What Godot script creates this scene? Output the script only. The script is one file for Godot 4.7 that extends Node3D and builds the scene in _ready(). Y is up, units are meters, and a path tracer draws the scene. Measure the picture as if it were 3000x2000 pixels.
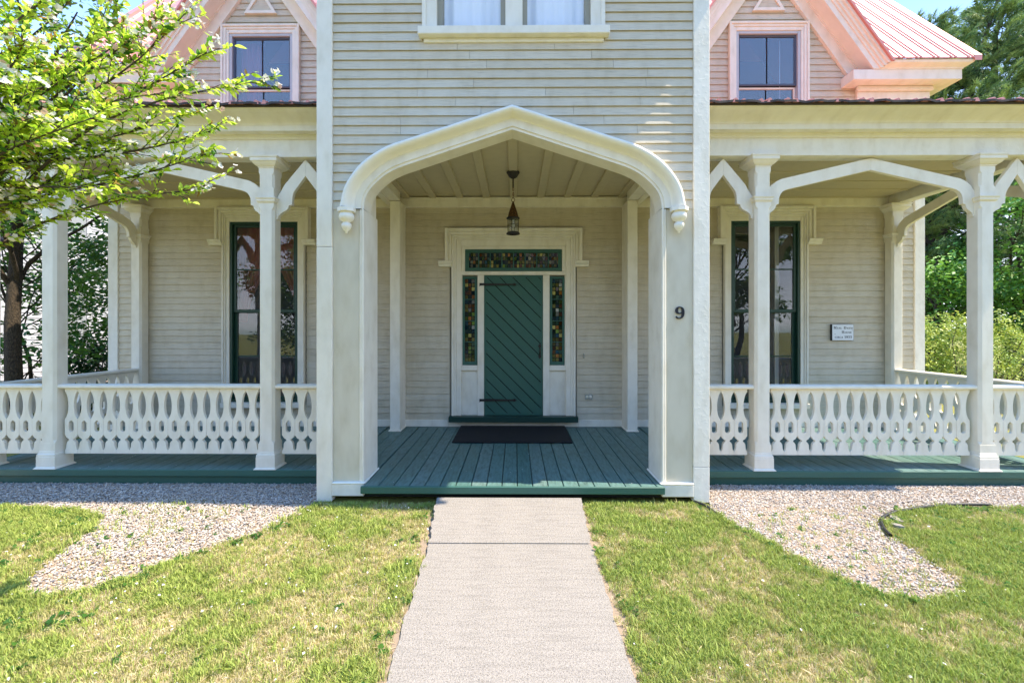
extends Node3D

# ---------------------------------------------------------------- helpers
var M := {}
var rng := RandomNumberGenerator.new()
const CX := -0.03            # the axis of the house front
const Y_FLOOR := 0.13        # porch floor
const Z_WALL := -6.75        # main wall of the house
const Z_TOWER := -4.31       # front of the projecting entrance bay
const Z_EDGE := -4.685       # front edge of the two porch wings
const Z_POST := -4.80        # line of the porch posts


func gpos(n: Node) -> Vector3:
	var p := Vector3.ZERO
	while n != self and n is Node3D:
		p += n.position
		n = n.get_parent()
	return p


func put(parent: Node, called: String, mesh: Mesh, mat: Material, at := Vector3.ZERO) -> MeshInstance3D:
	var o := MeshInstance3D.new()
	o.name = called
	o.mesh = mesh
	o.material_override = mat
	parent.add_child(o, true)
	o.position = at - gpos(parent)
	return o


func thing(called: String, at: Vector3, label: String, category: String, group := "") -> Node3D:
	var o := Node3D.new()
	o.name = called
	add_child(o, true)
	o.position = at
	tag(o, label, category, group)
	return o


func tag(o: Node, label: String, category: String, group := "", kind := "") -> void:
	if label: o.set_meta("label", label)
	if category: o.set_meta("category", category)
	if group: o.set_meta("group", group)
	if kind: o.set_meta("kind", kind)


func begin(smooth := false) -> SurfaceTool:
	var s := SurfaceTool.new()
	s.begin(Mesh.PRIMITIVE_TRIANGLES)
	s.set_smooth_group(0 if smooth else -1)
	return s


func done(s: SurfaceTool) -> ArrayMesh:
	s.generate_normals()
	return s.commit()


func tri(s: SurfaceTool, a: Vector3, b: Vector3, c: Vector3) -> void:
	s.add_vertex(a); s.add_vertex(b); s.add_vertex(c)


func quad(s: SurfaceTool, a: Vector3, b: Vector3, c: Vector3, d: Vector3) -> void:
	tri(s, a, b, c); tri(s, a, c, d)


# a box between two corners with chamfered edges (no chamfer: a plain box)
func box(s: SurfaceTool, x0: float, x1: float, y0: float, y1: float, z0: float, z1: float, c := 0.0) -> void:
	var lo := Vector3(minf(x0, x1), minf(y0, y1), minf(z0, z1))
	var hi := Vector3(maxf(x0, x1), maxf(y0, y1), maxf(z0, z1))
	c = minf(c, 0.45 * minf(hi.x - lo.x, minf(hi.y - lo.y, hi.z - lo.z)))
	var v := func(sx: int, sy: int, sz: int, ax: int) -> Vector3:
		var p := Vector3(hi.x if sx > 0 else lo.x, hi.y if sy > 0 else lo.y, hi.z if sz > 0 else lo.z)
		var sg := Vector3(sx, sy, sz)
		for k in 3:
			if k != ax: p[k] -= sg[k] * c
		return p
	for ax in 3:
		for sg in [-1, 1]:
			var q := []
			for uv in [[-1, -1], [1, -1], [1, 1], [-1, 1]]:
				var g := [0, 0, 0]
				g[ax] = sg
				g[(ax + 1) % 3] = uv[0] * sg
				g[(ax + 2) % 3] = uv[1]
				q.append(v.call(g[0], g[1], g[2], ax))
			quad(s, q[3], q[2], q[1], q[0])
	if c <= 0.0:
		return
	for ax in 3:                              # the twelve chamfers run along ax
		var b := (ax + 1) % 3
		var d := (ax + 2) % 3
		for sb in [-1, 1]:
			for sd: int in [-1, 1]:
				var p := []
				for e in [-1, 1]:
					for f in [b, d]:
						var g := [0, 0, 0]
						g[ax] = e; g[b] = sb; g[d] = sd
						p.append(v.call(g[0], g[1], g[2], f))
				if sb * sd > 0: quad(s, p[0], p[2], p[3], p[1])
				else: quad(s, p[1], p[3], p[2], p[0])
	for sx in [-1, 1]:
		for sy in [-1, 1]:
			for sz in [-1, 1]:
				var a: Vector3 = v.call(sx, sy, sz, 0)
				var b2: Vector3 = v.call(sx, sy, sz, 1)
				var c2: Vector3 = v.call(sx, sy, sz, 2)
				if sx * sy * sz > 0: tri(s, a, c2, b2)
				else: tri(s, a, b2, c2)


func bx(x0: float, x1: float, y0: float, y1: float, z0: float, z1: float, c := 0.004) -> ArrayMesh:
	var s := begin()
	box(s, x0, x1, y0, y1, z0, z1, c)
	return done(s)


# a flat outline in the plane of ex and ey, pushed along ez
func extrude(s: SurfaceTool, poly: PackedVector2Array, o: Vector3, ex: Vector3, ey: Vector3, ez: Vector3) -> void:
	if Geometry2D.is_polygon_clockwise(poly): poly.reverse()
	var ids := Geometry2D.triangulate_polygon(poly)
	var f := func(p: Vector2, k: float) -> Vector3: return o + ex * p.x + ey * p.y + ez * k
	for i in range(0, ids.size(), 3):
		var a := poly[ids[i]]
		var b := poly[ids[i + 1]]
		var c := poly[ids[i + 2]]
		if (b - a).cross(c - a) < 0:
			var t := b
			b = c
			c = t
		tri(s, f.call(a, 1.0), f.call(c, 1.0), f.call(b, 1.0))
		tri(s, f.call(a, 0.0), f.call(b, 0.0), f.call(c, 0.0))
	for i in poly.size():
		var a := poly[i]
		var b := poly[(i + 1) % poly.size()]
		quad(s, f.call(a, 0.0), f.call(a, 1.0), f.call(b, 1.0), f.call(b, 0.0))


func poly_z(pts: Array, z0: float, z1: float) -> ArrayMesh:     # outline in x and y
	var s := begin()
	extrude(s, PackedVector2Array(pts), Vector3(0, 0, z0), Vector3.RIGHT, Vector3.UP, Vector3(0, 0, z1 - z0))
	return done(s)


func along_x(pts: Array, x0: float, x1: float) -> ArrayMesh:   # moulding: outline in (z, y) swept along x
	var s := begin()
	extrude(s, PackedVector2Array(pts), Vector3(x0, 0, 0), Vector3(0, 0, 1), Vector3.UP, Vector3(x1 - x0, 0, 0))
	return done(s)


func along_z(pts: Array, z0: float, z1: float) -> ArrayMesh:
	return poly_z(pts, z0, z1)


func lathe(s: SurfaceTool, prof: Array, at: Vector3, n := 20) -> void:   # prof: Vector2(radius, height)
	for i in prof.size() - 1:
		for k in n:
			var a := TAU * k / n
			var b := TAU * (k + 1) / n
			var p: Vector2 = prof[i]
			var q: Vector2 = prof[i + 1]
			quad(s, at + Vector3(cos(a) * p.x, p.y, sin(a) * p.x), at + Vector3(cos(b) * p.x, p.y, sin(b) * p.x),
				at + Vector3(cos(b) * q.x, q.y, sin(b) * q.x), at + Vector3(cos(a) * q.x, q.y, sin(a) * q.x))


func tube(s: SurfaceTool, pts: Array, radii: Array, n := 6) -> void:
	var rings := []
	for i in pts.size():
		var t: Vector3 = (pts[mini(i + 1, pts.size() - 1)] - pts[maxi(i - 1, 0)]).normalized()
		var u := t.cross(Vector3.UP if absf(t.y) < 0.9 else Vector3.RIGHT).normalized()
		var w := t.cross(u)
		var ring := []
		for k in n:
			ring.append(pts[i] + (u * cos(TAU * k / n) + w * sin(TAU * k / n)) * radii[i])
		rings.append(ring)
	for i in pts.size() - 1:
		for k in n:
			quad(s, rings[i][k], rings[i][(k + 1) % n], rings[i + 1][(k + 1) % n], rings[i + 1][k])


func noise_tex(freq: float, octaves: int, stops: Array, size := 512, sd := 1, kind := FastNoiseLite.TYPE_SIMPLEX_SMOOTH) -> NoiseTexture2D:
	var f := FastNoiseLite.new()
	f.noise_type = kind
	f.frequency = freq
	f.fractal_octaves = octaves
	f.seed = sd
	var t := NoiseTexture2D.new()
	t.width = size
	t.height = size
	t.seamless = true
	t.noise = f
	var g := Gradient.new()
	var off := PackedFloat32Array()
	var cols := PackedColorArray()
	for st in stops:
		off.append(st[0])
		cols.append(st[1])
	g.offsets = off
	g.colors = cols
	t.color_ramp = g
	return t


func grey(v: float) -> Color:
	return Color(v, v, v)


func lin(r: float, g: float, b: float) -> Color:
	return Color(r, g, b).linear_to_srgb()


func mat(called: String, c: Color, rough: float, tex: Texture2D = null, scale := Vector3.ONE, bump: Texture2D = null, height := 0.0) -> StandardMaterial3D:
	var m := StandardMaterial3D.new()
	m.resource_name = called
	m.albedo_color = c
	m.roughness = rough
	if tex:
		m.albedo_texture = tex
	if bump:
		m.heightmap_enabled = true
		m.heightmap_texture = bump
		m.heightmap_scale = height
	m.uv1_triplanar = true
	m.uv1_world_triplanar = true
	m.uv1_scale = scale
	M[called] = m
	return m


func weather(m: StandardMaterial3D, tex: Texture2D, scale: Vector3) -> void:    # broad stains over the fine pattern
	m.detail_enabled = true
	m.detail_blend_mode = BaseMaterial3D.BLEND_MODE_MUL
	m.detail_albedo = tex
	m.detail_uv_layer = BaseMaterial3D.DETAIL_UV_2
	m.uv2_triplanar = true
	m.uv2_world_triplanar = true
	m.uv2_scale = scale


func leaf_mat(called: String, rough: float, glow: float) -> StandardMaterial3D:
	var m := StandardMaterial3D.new()
	m.resource_name = called
	m.roughness = rough
	m.vertex_color_use_as_albedo = true
	m.backlight_enabled = true
	m.backlight = grey(glow)
	m.cull_mode = BaseMaterial3D.CULL_DISABLED
	M[called] = m
	return m


func multi(parent: Node, called: String, mesh: Mesh, m: Material, xs: Array, cols: PackedColorArray) -> MultiMeshInstance3D:
	var mm := MultiMesh.new()
	mm.transform_format = MultiMesh.TRANSFORM_3D
	mm.use_colors = true
	mm.mesh = mesh
	mm.instance_count = xs.size()
	for i in xs.size():
		mm.set_instance_transform(i, xs[i])
		mm.set_instance_color(i, cols[i])
	var o := MultiMeshInstance3D.new()
	o.name = called
	o.multimesh = mm
	o.material_override = m
	parent.add_child(o, true)
	o.position = -gpos(parent)
	o.set_meta("kind", "stuff")
	return o


func turned(y: float, tilt := 0.0, roll := 0.0) -> Basis:
	return Basis.from_euler(Vector3(tilt, y, roll))


# ---------------------------------------------------------------- the lie of the land
func ground_y(x: float, z: float) -> float:
	var d := -z
	var y := -0.03
	if d < 4.26: y -= 0.055 * minf(4.26 - d, 7.0)
	return y + 0.012 * sin(x * 1.7 + 0.4) * sin(z * 1.3) * clampf((4.6 - d) * 2.0, 0.0, 1.0)


var gravel_left := PackedVector2Array([Vector2(-1.92, 4.30), Vector2(-1.97, 4.06), Vector2(-2.14, 3.69), Vector2(-2.42, 3.43), Vector2(-2.66, 3.09), Vector2(-2.84, 2.93), Vector2(-3.04, 2.86), Vector2(-3.26, 2.90), Vector2(-3.37, 3.06), Vector2(-3.47, 3.36), Vector2(-3.55, 3.69), Vector2(-3.70, 3.95), Vector2(-4.16, 4.10), Vector2(-4.89, 4.17), Vector2(-6.3, 4.22), Vector2(-6.3, 4.80), Vector2(-1.92, 4.80)])
var gravel_right := PackedVector2Array([Vector2(1.86, 4.25), Vector2(1.80, 4.05), Vector2(2.03, 3.59), Vector2(2.23, 3.16), Vector2(2.44, 2.93), Vector2(2.62, 2.89), Vector2(2.93, 2.93), Vector2(3.05, 3.09), Vector2(3.06, 3.36), Vector2(3.11, 3.61), Vector2(3.07, 3.69), Vector2(3.22, 3.92), Vector2(3.43, 4.05), Vector2(3.81, 4.13), Vector2(4.03, 4.19), Vector2(4.35, 4.16), Vector2(4.71, 4.15), Vector2(6.3, 4.15), Vector2(6.3, 4.80), Vector2(1.86, 4.80)])


func walk_left(d: float) -> float:
	return lerpf(-0.686, -0.75, (d - 3.51) / 0.7) if d > 3.51 else lerpf(-0.655, -0.686, clampf((d - 2.2) / 1.3, -1.0, 1.0))


func walk_right(d: float) -> float:
	return lerpf(0.597, 0.62, (d - 3.51) / 0.7) if d > 3.51 else lerpf(0.603, 0.597, clampf((d - 2.2) / 1.3, -1.0, 1.0))


func edge_gap(poly: PackedVector2Array, p: Vector2) -> float:   # distance to the outline, negative outside it
	var best := 9.0
	for i in poly.size():
		best = minf(best, p.distance_to(Geometry2D.get_closest_point_to_segment(p, poly[i], poly[(i + 1) % poly.size()])))
	return best if Geometry2D.is_point_in_polygon(p, poly) else -best


func _ready() -> void:
	rng.seed = 7
	# camera
	var cam := Camera3D.new()
	cam.name = "camera"
	cam.position = Vector3(0, 1.655, 0)
	cam.rotation_degrees = Vector3(0, 0.45, 0)
	cam.near = 0.05
	cam.far = 400.0
	cam.set_frustum(2000.0 / 1300.0 * 0.05, Vector2(0, -45.0 / 1300.0 * 0.05), 0.05, 400.0)
	add_child(cam)
	cam.current = true
	# sky
	var sky_mat := ProceduralSkyMaterial.new()
	sky_mat.sky_top_color = Color(0.28, 0.44, 0.645)
	sky_mat.sky_horizon_color = Color(0.735, 0.745, 0.755)
	sky_mat.sky_curve = 0.185
	sky_mat.sky_energy_multiplier = 1.0
	sky_mat.ground_bottom_color = Color(0.35, 0.36, 0.28)
	sky_mat.ground_horizon_color = Color(0.60, 0.66, 0.66)
	sky_mat.sun_angle_max = 1.0
	var sky := Sky.new()
	sky.sky_material = sky_mat
	var env := Environment.new()
	env.background_mode = Environment.BG_SKY
	env.sky = sky
	env.background_energy_multiplier = 1.0
	env.ambient_light_source = Environment.AMBIENT_SOURCE_SKY
	env.tonemap_mode = Environment.TONE_MAPPER_LINEAR
	env.tonemap_exposure = 5.3
	env.sdfgi_enabled = true
	env.ssao_enabled = true
	env.ssil_enabled = true
	var we := WorldEnvironment.new()
	we.name = "world"
	we.environment = env
	add_child(we)
	# sun: high on the right, almost in the plane of the house front
	var sun := DirectionalLight3D.new()
	sun.name = "sun"
	sun.light_energy = 0.6
	sun.light_color = Color(1.0, 0.945, 0.85)
	sun.light_angular_distance = 0.5
	sun.shadow_enabled = true
	var to_sun := Vector3(0.545, 1.0, 0.05).normalized()
	sun.look_at_from_position(Vector3.ZERO, -to_sun, Vector3.BACK)
	add_child(sun)

	materials()
	land()
	build_house()
	small_things()
	front_tree()
	trees_behind()
	neighbours()
	ground_cover()


func materials() -> void:
	var soft := noise_tex(0.012, 5, [[0.0, grey(0.965)], [0.5, grey(0.99)], [1.0, grey(1.0)]], 512, 3)
	var streak := noise_tex(0.02, 4, [[0.0, grey(0.84)], [0.3, grey(0.96)], [1.0, grey(1.0)]], 512, 11)
	var bumpy := noise_tex(0.04, 4, [[0.0, grey(0.0)], [1.0, grey(1.0)]], 512, 5)
	var flakes := noise_tex(0.03, 3, [[0.0, grey(0.0)], [0.62, grey(0.35)], [0.68, grey(1.0)], [1.0, grey(0.9)]], 512, 9)
	mat("siding", lin(0.67, 0.59, 0.45), 0.6, streak, Vector3(0.35, 5.0, 0.35), bumpy, 0.12)
	mat("siding_warm", lin(0.64, 0.56, 0.42), 0.6, streak, Vector3(0.4, 5.0, 0.4), bumpy, 0.12)
	mat("siding_worn", lin(0.69, 0.62, 0.49), 0.65, streak, Vector3(0.3, 6.0, 0.3), bumpy, 0.2)
	mat("sheathing", lin(0.33, 0.31, 0.25), 0.9)
	mat("trim", lin(0.88, 0.82, 0.70), 0.55, soft, Vector3(0.8, 0.8, 0.8), bumpy, 0.025)
	mat("trim_old", lin(0.87, 0.83, 0.74), 0.6, soft, Vector3(1.0, 1.0, 1.0), flakes, 0.09)
	mat("panel", lin(0.68, 0.62, 0.49), 0.6, soft, Vector3(0.7, 0.4, 0.7), bumpy, 0.03)
	mat("hood", lin(0.90, 0.86, 0.76), 0.5, soft, Vector3(1.2, 1.2, 1.2), bumpy, 0.03)
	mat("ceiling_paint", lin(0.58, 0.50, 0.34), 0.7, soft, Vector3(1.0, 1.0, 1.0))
	mat("sash_green", lin(0.010, 0.050, 0.034), 0.4)
	mat("green", lin(0.034, 0.118, 0.09), 0.45, soft, Vector3(1.5, 1.5, 1.5), bumpy, 0.06)
	mat("green_dark", lin(0.010, 0.045, 0.034), 0.4)
	var wear := noise_tex(0.02, 5, [[0.0, grey(0.72)], [0.4, grey(0.92)], [0.75, grey(1.0)], [1.0, grey(1.0)]], 512, 21)
	mat("deck", lin(0.115, 0.215, 0.195), 0.5, wear, Vector3(2.5, 1.0, 0.5), bumpy, 0.15)
	mat("deck_grey", lin(0.14, 0.23, 0.21), 0.55, wear, Vector3(2.2, 1.0, 0.6), bumpy, 0.2)
	mat("deck_deep", lin(0.09, 0.19, 0.17), 0.45, wear, Vector3(2.8, 1.0, 0.45), bumpy, 0.15)
	mat("gap", lin(0.008, 0.012, 0.010), 0.95)
	mat("iron", lin(0.018, 0.014, 0.012), 0.55, null, Vector3.ONE, bumpy, 0.05)
	var rust := noise_tex(0.03, 4, [[0.0, Color(0.16, 0.10, 0.06)], [0.45, Color(0.30, 0.19, 0.10)], [0.7, Color(0.45, 0.33, 0.17)], [1.0, Color(0.25, 0.24, 0.17)]], 256, 4)
	mat("copper", Color.WHITE, 0.5, rust, Vector3(6, 6, 6))
	M.copper.metallic = 0.5
	mat("rusty", lin(0.16, 0.06, 0.025), 0.75)
	mat("roof_metal", lin(0.66, 0.27, 0.225), 0.4, soft, Vector3(0.4, 0.4, 0.4))
	M.roof_metal.metallic = 0.15
	mat("roof_edge", lin(0.05, 0.035, 0.03), 0.7)
	mat("mat_fibre", lin(0.012, 0.012, 0.016), 0.95, noise_tex(0.35, 2, [[0.0, grey(0.4)], [1.0, grey(1.0)]], 256, 8), Vector3(4, 4, 4), noise_tex(0.4, 2, [[0.0, grey(0.0)], [1.0, grey(1.0)]], 256, 18), 0.4)
	mat("room", lin(0.05, 0.042, 0.035), 0.9)
	mat("curtain_red", lin(0.42, 0.07, 0.045), 0.85)
	M.curtain_red.backlight_enabled = true
	M.curtain_red.backlight = grey(0.3)
	mat("curtain_white", lin(0.88, 0.89, 0.92), 0.9)
	mat("curtain_pink", lin(0.45, 0.16, 0.22), 0.9)
	mat("sash_blue", lin(0.50, 0.52, 0.54), 0.5, soft)
	mat("sash_dark", lin(0.07, 0.09, 0.13), 0.5)
	var glass := StandardMaterial3D.new()
	glass.resource_name = "window_glass"
	glass.transparency = BaseMaterial3D.TRANSPARENCY_ALPHA
	glass.albedo_color = Color(0.95, 0.97, 1.0, 0.02)
	glass.roughness = 0.0
	glass.refraction_enabled = true
	glass.refraction_scale = 0.055
	M.glass = glass
	M.glass_high = glass.duplicate()
	M.glass_high.refraction_scale = 0.085
	M.pane_thin = glass.duplicate()
	M.pane_thin.refraction_enabled = false
	var old_glass := StandardMaterial3D.new()
	old_glass.resource_name = "lamp_glass"
	old_glass.transparency = BaseMaterial3D.TRANSPARENCY_ALPHA
	old_glass.albedo_color = Color(0.5, 0.5, 0.38, 0.35)
	old_glass.roughness = 0.1
	M.lamp_glass = old_glass
	var stained := StandardMaterial3D.new()
	stained.resource_name = "stained_glass"
	stained.vertex_color_use_as_albedo = true
	stained.roughness = 0.08
	stained.metallic_specular = 0.5
	M.stained = stained
	var speck := noise_tex(0.25, 3, [[0.0, Color(0.42, 0.39, 0.36)], [0.3, Color(0.68, 0.64, 0.60)], [0.6, Color(0.80, 0.76, 0.71)], [1.0, Color(0.99, 0.96, 0.92)]], 2048, 31)
	var walk_tex := noise_tex(0.16, 4, [[0.0, Color(0.36, 0.35, 0.34)], [0.27, Color(0.66, 0.64, 0.62)], [0.42, Color(0.88, 0.86, 0.84)], [1.0, Color(1.0, 0.98, 0.96)]], 2048, 37)
	walk_tex.noise.fractal_gain = 0.85
	var conc_bump := noise_tex(0.3, 3, [[0.0, grey(0.0)], [1.0, grey(1.0)]], 2048, 33)
	mat("concrete", lin(0.425, 0.405, 0.38), 0.9, walk_tex, Vector3(0.19, 0.19, 0.28), conc_bump, 0.8)
	var stain := noise_tex(0.012, 4, [[0.0, grey(0.90)], [0.4, grey(0.96)], [0.6, grey(0.99)], [1.0, grey(1.0)]], 1024, 71)
	weather(M.concrete, stain, Vector3(0.22, 0.5, 2.3))
	var grime := noise_tex(0.018, 4, [[0.0, Color(0.93, 0.92, 0.89)], [0.3, Color(0.975, 0.97, 0.96)], [0.6, grey(1.0)], [1.0, grey(1.0)]], 512, 73)
	for k in ["siding", "siding_warm", "siding_worn", "trim", "trim_old", "deck", "deck_grey", "deck_deep", "panel"]: weather(M[k], grime, Vector3(0.55, 0.22, 0.4))
	var lawn := noise_tex(0.06, 5, [[0.0, Color(0.42, 0.36, 0.22)], [0.35, Color(0.58, 0.53, 0.32)], [0.6, Color(0.55, 0.56, 0.28)], [1.0, Color(0.70, 0.64, 0.45)]], 1024, 41)
	mat("soil", Color(0.93, 0.94, 0.76), 0.95, lawn, Vector3(0.35, 0.35, 0.35), conc_bump, 0.6)
	mat("dust", lin(0.56, 0.48, 0.40), 0.95, speck, Vector3(1.5, 1.5, 1.5))
	mat("edging_plastic", lin(0.02, 0.02, 0.022), 0.45)
	mat("slate", lin(0.34, 0.36, 0.38), 0.7, soft, Vector3(3, 3, 3), bumpy, 0.4)
	mat("sign_white", lin(0.80, 0.82, 0.86), 0.35)
	mat("sign_black", lin(0.012, 0.013, 0.02), 0.4)
	mat("outlet", lin(0.42, 0.41, 0.36), 0.5)
	var bark := noise_tex(0.05, 5, [[0.0, Color(0.09, 0.07, 0.05)], [0.5, Color(0.24, 0.20, 0.15)], [1.0, Color(0.42, 0.37, 0.30)]], 512, 51)
	mat("bark", Color.WHITE, 0.95, bark, Vector3(2.5, 0.7, 2.5), bumpy, 1.5)
	mat("twig", lin(0.075, 0.055, 0.045), 0.9)
	mat("white_paint", lin(0.50, 0.50, 0.53), 0.6)
	mat("shingle_grey", lin(0.12, 0.12, 0.13), 0.9)
	mat("asphalt", lin(0.11, 0.11, 0.11), 0.95, speck, Vector3(0.6, 0.6, 0.6))
	mat("drive", lin(0.55, 0.50, 0.47), 0.95, speck, Vector3(0.6, 0.6, 0.6))
	leaf_mat("grass", 0.7, 0.7)
	leaf_mat("leaf", 0.6, 1.1)
	M.leaf.metallic_specular = 0.35
	leaf_mat("far_leaf", 0.5, 0.7)
	leaf_mat("needle", 0.6, 0.4)
	leaf_mat("petal", 0.6, 0.8)
	var stone := StandardMaterial3D.new()
	stone.vertex_color_use_as_albedo = true
	stone.roughness = 0.85
	M.stone = stone


# ---------------------------------------------------------------- ground, paths
func land() -> void:
	var s := begin(true)
	var xs := []
	var zs := []
	for i in range(-8, 9): xs.append(i * 1.0)
	for v in [12.0, 20.0, 40.0, 90.0, 160.0]:
		xs.append(v)
		xs.push_front(-v)
	for i in 33: zs.append(-8.0 + i * 0.35)
	for v in [-14.0, -30.0, -70.0, -160.0]: zs.push_front(v)
	for v in [8.0, 20.0, 60.0, 160.0]: zs.append(v)
	for i in xs.size() - 1:
		for k in zs.size() - 1:
			var p := func(x: float, z: float) -> Vector3: return Vector3(x, ground_y(x, z) - 0.012, z)
			quad(s, p.call(xs[i], zs[k]), p.call(xs[i + 1], zs[k]), p.call(xs[i + 1], zs[k + 1]), p.call(xs[i], zs[k + 1]))
	var g := put(self, "ground", done(s), M.soil)
	tag(g, "", "", "", "structure")
	# two gravel beds, a sheet of dust under the loose stones
	var beds := [gravel_left, gravel_right]
	for i in 2:
		var poly: PackedVector2Array = beds[i]
		s = begin(true)
		var ids := Geometry2D.triangulate_polygon(poly)
		for k in range(0, ids.size(), 3):
			var t := []
			for j in 3:
				var q: Vector2 = poly[ids[k + j]]
				t.append(Vector3(q.x, ground_y(q.x, -q.y) - 0.004, -q.y))
			if (t[1] - t[0]).cross(t[2] - t[0]).y > 0: tri(s, t[0], t[2], t[1])
			else: tri(s, t[0], t[1], t[2])
		var b := put(self, "gravel_path", done(s), M.dust)
		tag(b, "", "", "", "structure")
	# the concrete walk: a level slab and one that ramps up to the step
	var w := thing("walkway", Vector3(0, -0.06, -3.5), "", "")
	tag(w, "", "", "", "structure")
	for k in 2:
		s = begin()
		var n := 40
		var d0 := 1.2 if k == 0 else 3.518
		var d1 := 3.503 if k == 0 else 4.205
		for i in n:
			var a := lerpf(d0, d1, float(i) / n)
			var b := lerpf(d0, d1, float(i + 1) / n)
			var h := func(d: float) -> float: return -0.03 - 0.055 * (4.26 - d) + 0.008 if d < 3.51 else lerpf(-0.064, 0.03, (d - 3.51) / 0.7)
			var q := []
			for d in [a, b]:
				var wob := 0.007 * sin(d * 23.0) + 0.005 * sin(d * 51.0) + 0.004 * sin(d * 97.0)
				q.append(Vector3(walk_left(d) + wob, h.call(d), -d))
				q.append(Vector3(walk_right(d) + wob * 0.7, h.call(d), -d))
			var dn := Vector3(0, -0.12, 0)
			quad(s, q[0], q[2], q[3], q[1])
			quad(s, q[0] + dn, q[2] + dn, q[2], q[0])
			quad(s, q[3], q[3] + dn, q[1] + dn, q[1])
			if i == 0: quad(s, q[0] + dn, q[0], q[1], q[1] + dn)
			if i == n - 1: quad(s, q[2], q[2] + dn, q[3] + dn, q[3])
		put(w, "slab", done(s), M.concrete)


# ---------------------------------------------------------------- the house
var house: Node3D


func mirror(x: float) -> float:
	return 2.0 * CX - x


func board_mesh(e: float) -> ArrayMesh:    # a clapboard one metre long, thick at its lower edge
	var s := begin()
	var h := e * 1.17
	extrude(s, PackedVector2Array([Vector2(0, 0.013), Vector2(0.016, 0.009), Vector2(0.0185, 0.0), Vector2(0.0195, 0.0015), Vector2(0.004, h), Vector2(0, h)]), Vector3(-0.5, 0, 0), Vector3(0, 0, 1), Vector3.UP, Vector3(1, 0, 0))
	return done(s)


func courses(wall: Node3D, mesh: ArrayMesh, y: float, x0: float, x1: float, z: float, joint := 2.4) -> void:
	# one course from x0 to x1, cut into boards with hairline joints
	if x1 - x0 < 0.03: return
	var xs := [x0]
	if x1 - x0 > joint * 1.2:
		xs.append(rng.randf_range(x0 + 0.35 * (x1 - x0), x0 + 0.65 * (x1 - x0)))
	xs.append(x1)
	for i in xs.size() - 1:
		var r := rng.randf()
		var o := put(wall, "clapboard", mesh, M.siding if r < 0.6 else M.siding_warm if r < 0.82 else M.siding_worn, Vector3((xs[i] + xs[i + 1]) / 2, y + rng.randf_range(-0.0012, 0.0012), z + rng.randf_range(-0.001, 0.001)))
		o.scale = Vector3(xs[i + 1] - xs[i] - 0.0026, 1, 1)
		o.rotation.z = rng.randf_range(-0.0006, 0.0006)


func wall_with_holes(s: SurfaceTool, x0: float, x1: float, y0: float, y1: float, z0: float, z1: float, holes: Array) -> void:
	var x := x0
	holes.sort_custom(func(a, b): return a[0] < b[0])
	for h in holes:
		box(s, x, h[0], y0, y1, z0, z1)
		if h[2] > y0: box(s, h[0], h[1], y0, h[2], z0, z1)
		if h[3] < y1: box(s, h[0], h[1], h[3], y1, z0, z1)
		x = h[1]
	box(s, x, x1, y0, y1, z0, z1)


var arch_in := []     # inner edge of the great arch, right half from the apex down, as offsets from CX
var hood_in := []
var hood_out := []


func hood_x(y: float) -> float:      # half width of the hood's outer edge at height y
	for i in hood_out.size() - 1:
		var a: Vector2 = hood_out[i]
		var b: Vector2 = hood_out[i + 1]
		if y <= a.y and y >= b.y:
			return lerpf(a.x, b.x, (a.y - y) / maxf(a.y - b.y, 1e-5))
	return 0.0 if y > 3.75 else 1.66


func smooth_curve(pts: Array, corner := 1) -> Array:    # straight from the apex to pts[corner], then a smooth curve
	var c := Curve2D.new()
	for i in pts.size():
		var tan := Vector2.ZERO
		if i > corner and i < pts.size() - 1: tan = (pts[i + 1] - pts[i - 1]) / 6.0
		elif i == corner: tan = (pts[i] - pts[i - 1]).normalized() * pts[i].distance_to(pts[i + 1]) / 3.0
		c.add_point(pts[i], -tan if i > corner else Vector2.ZERO, tan)
	c.bake_interval = 0.02
	return Array(c.get_baked_points())


func resample(pts: Array, n: int) -> Array:
	var acc := [0.0]
	for i in pts.size() - 1: acc.append(acc[-1] + pts[i].distance_to(pts[i + 1]))
	var out := []
	var k := 0
	for j in n + 1:
		var t: float = acc[-1] * j / n
		while k < pts.size() - 2 and acc[k + 1] < t: k += 1
		out.append(pts[k].lerp(pts[k + 1], clampf((t - acc[k]) / maxf(acc[k + 1] - acc[k], 1e-6), 0.0, 1.0)))
	return out


func build_house() -> void:
	house = thing("house", Vector3(0, 0, Z_WALL), "large beige clapboard house with arched entrance bay, porch wings and pink-lit gables", "house")
	main_walls()
	entrance_bay()
	entrance_door()
	for x in [3.77, mirror(3.77)]: tall_window(x)
	porch_floors()
	for side in [1, -1]: porch_wing(side)
	upper_storey()


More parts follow.
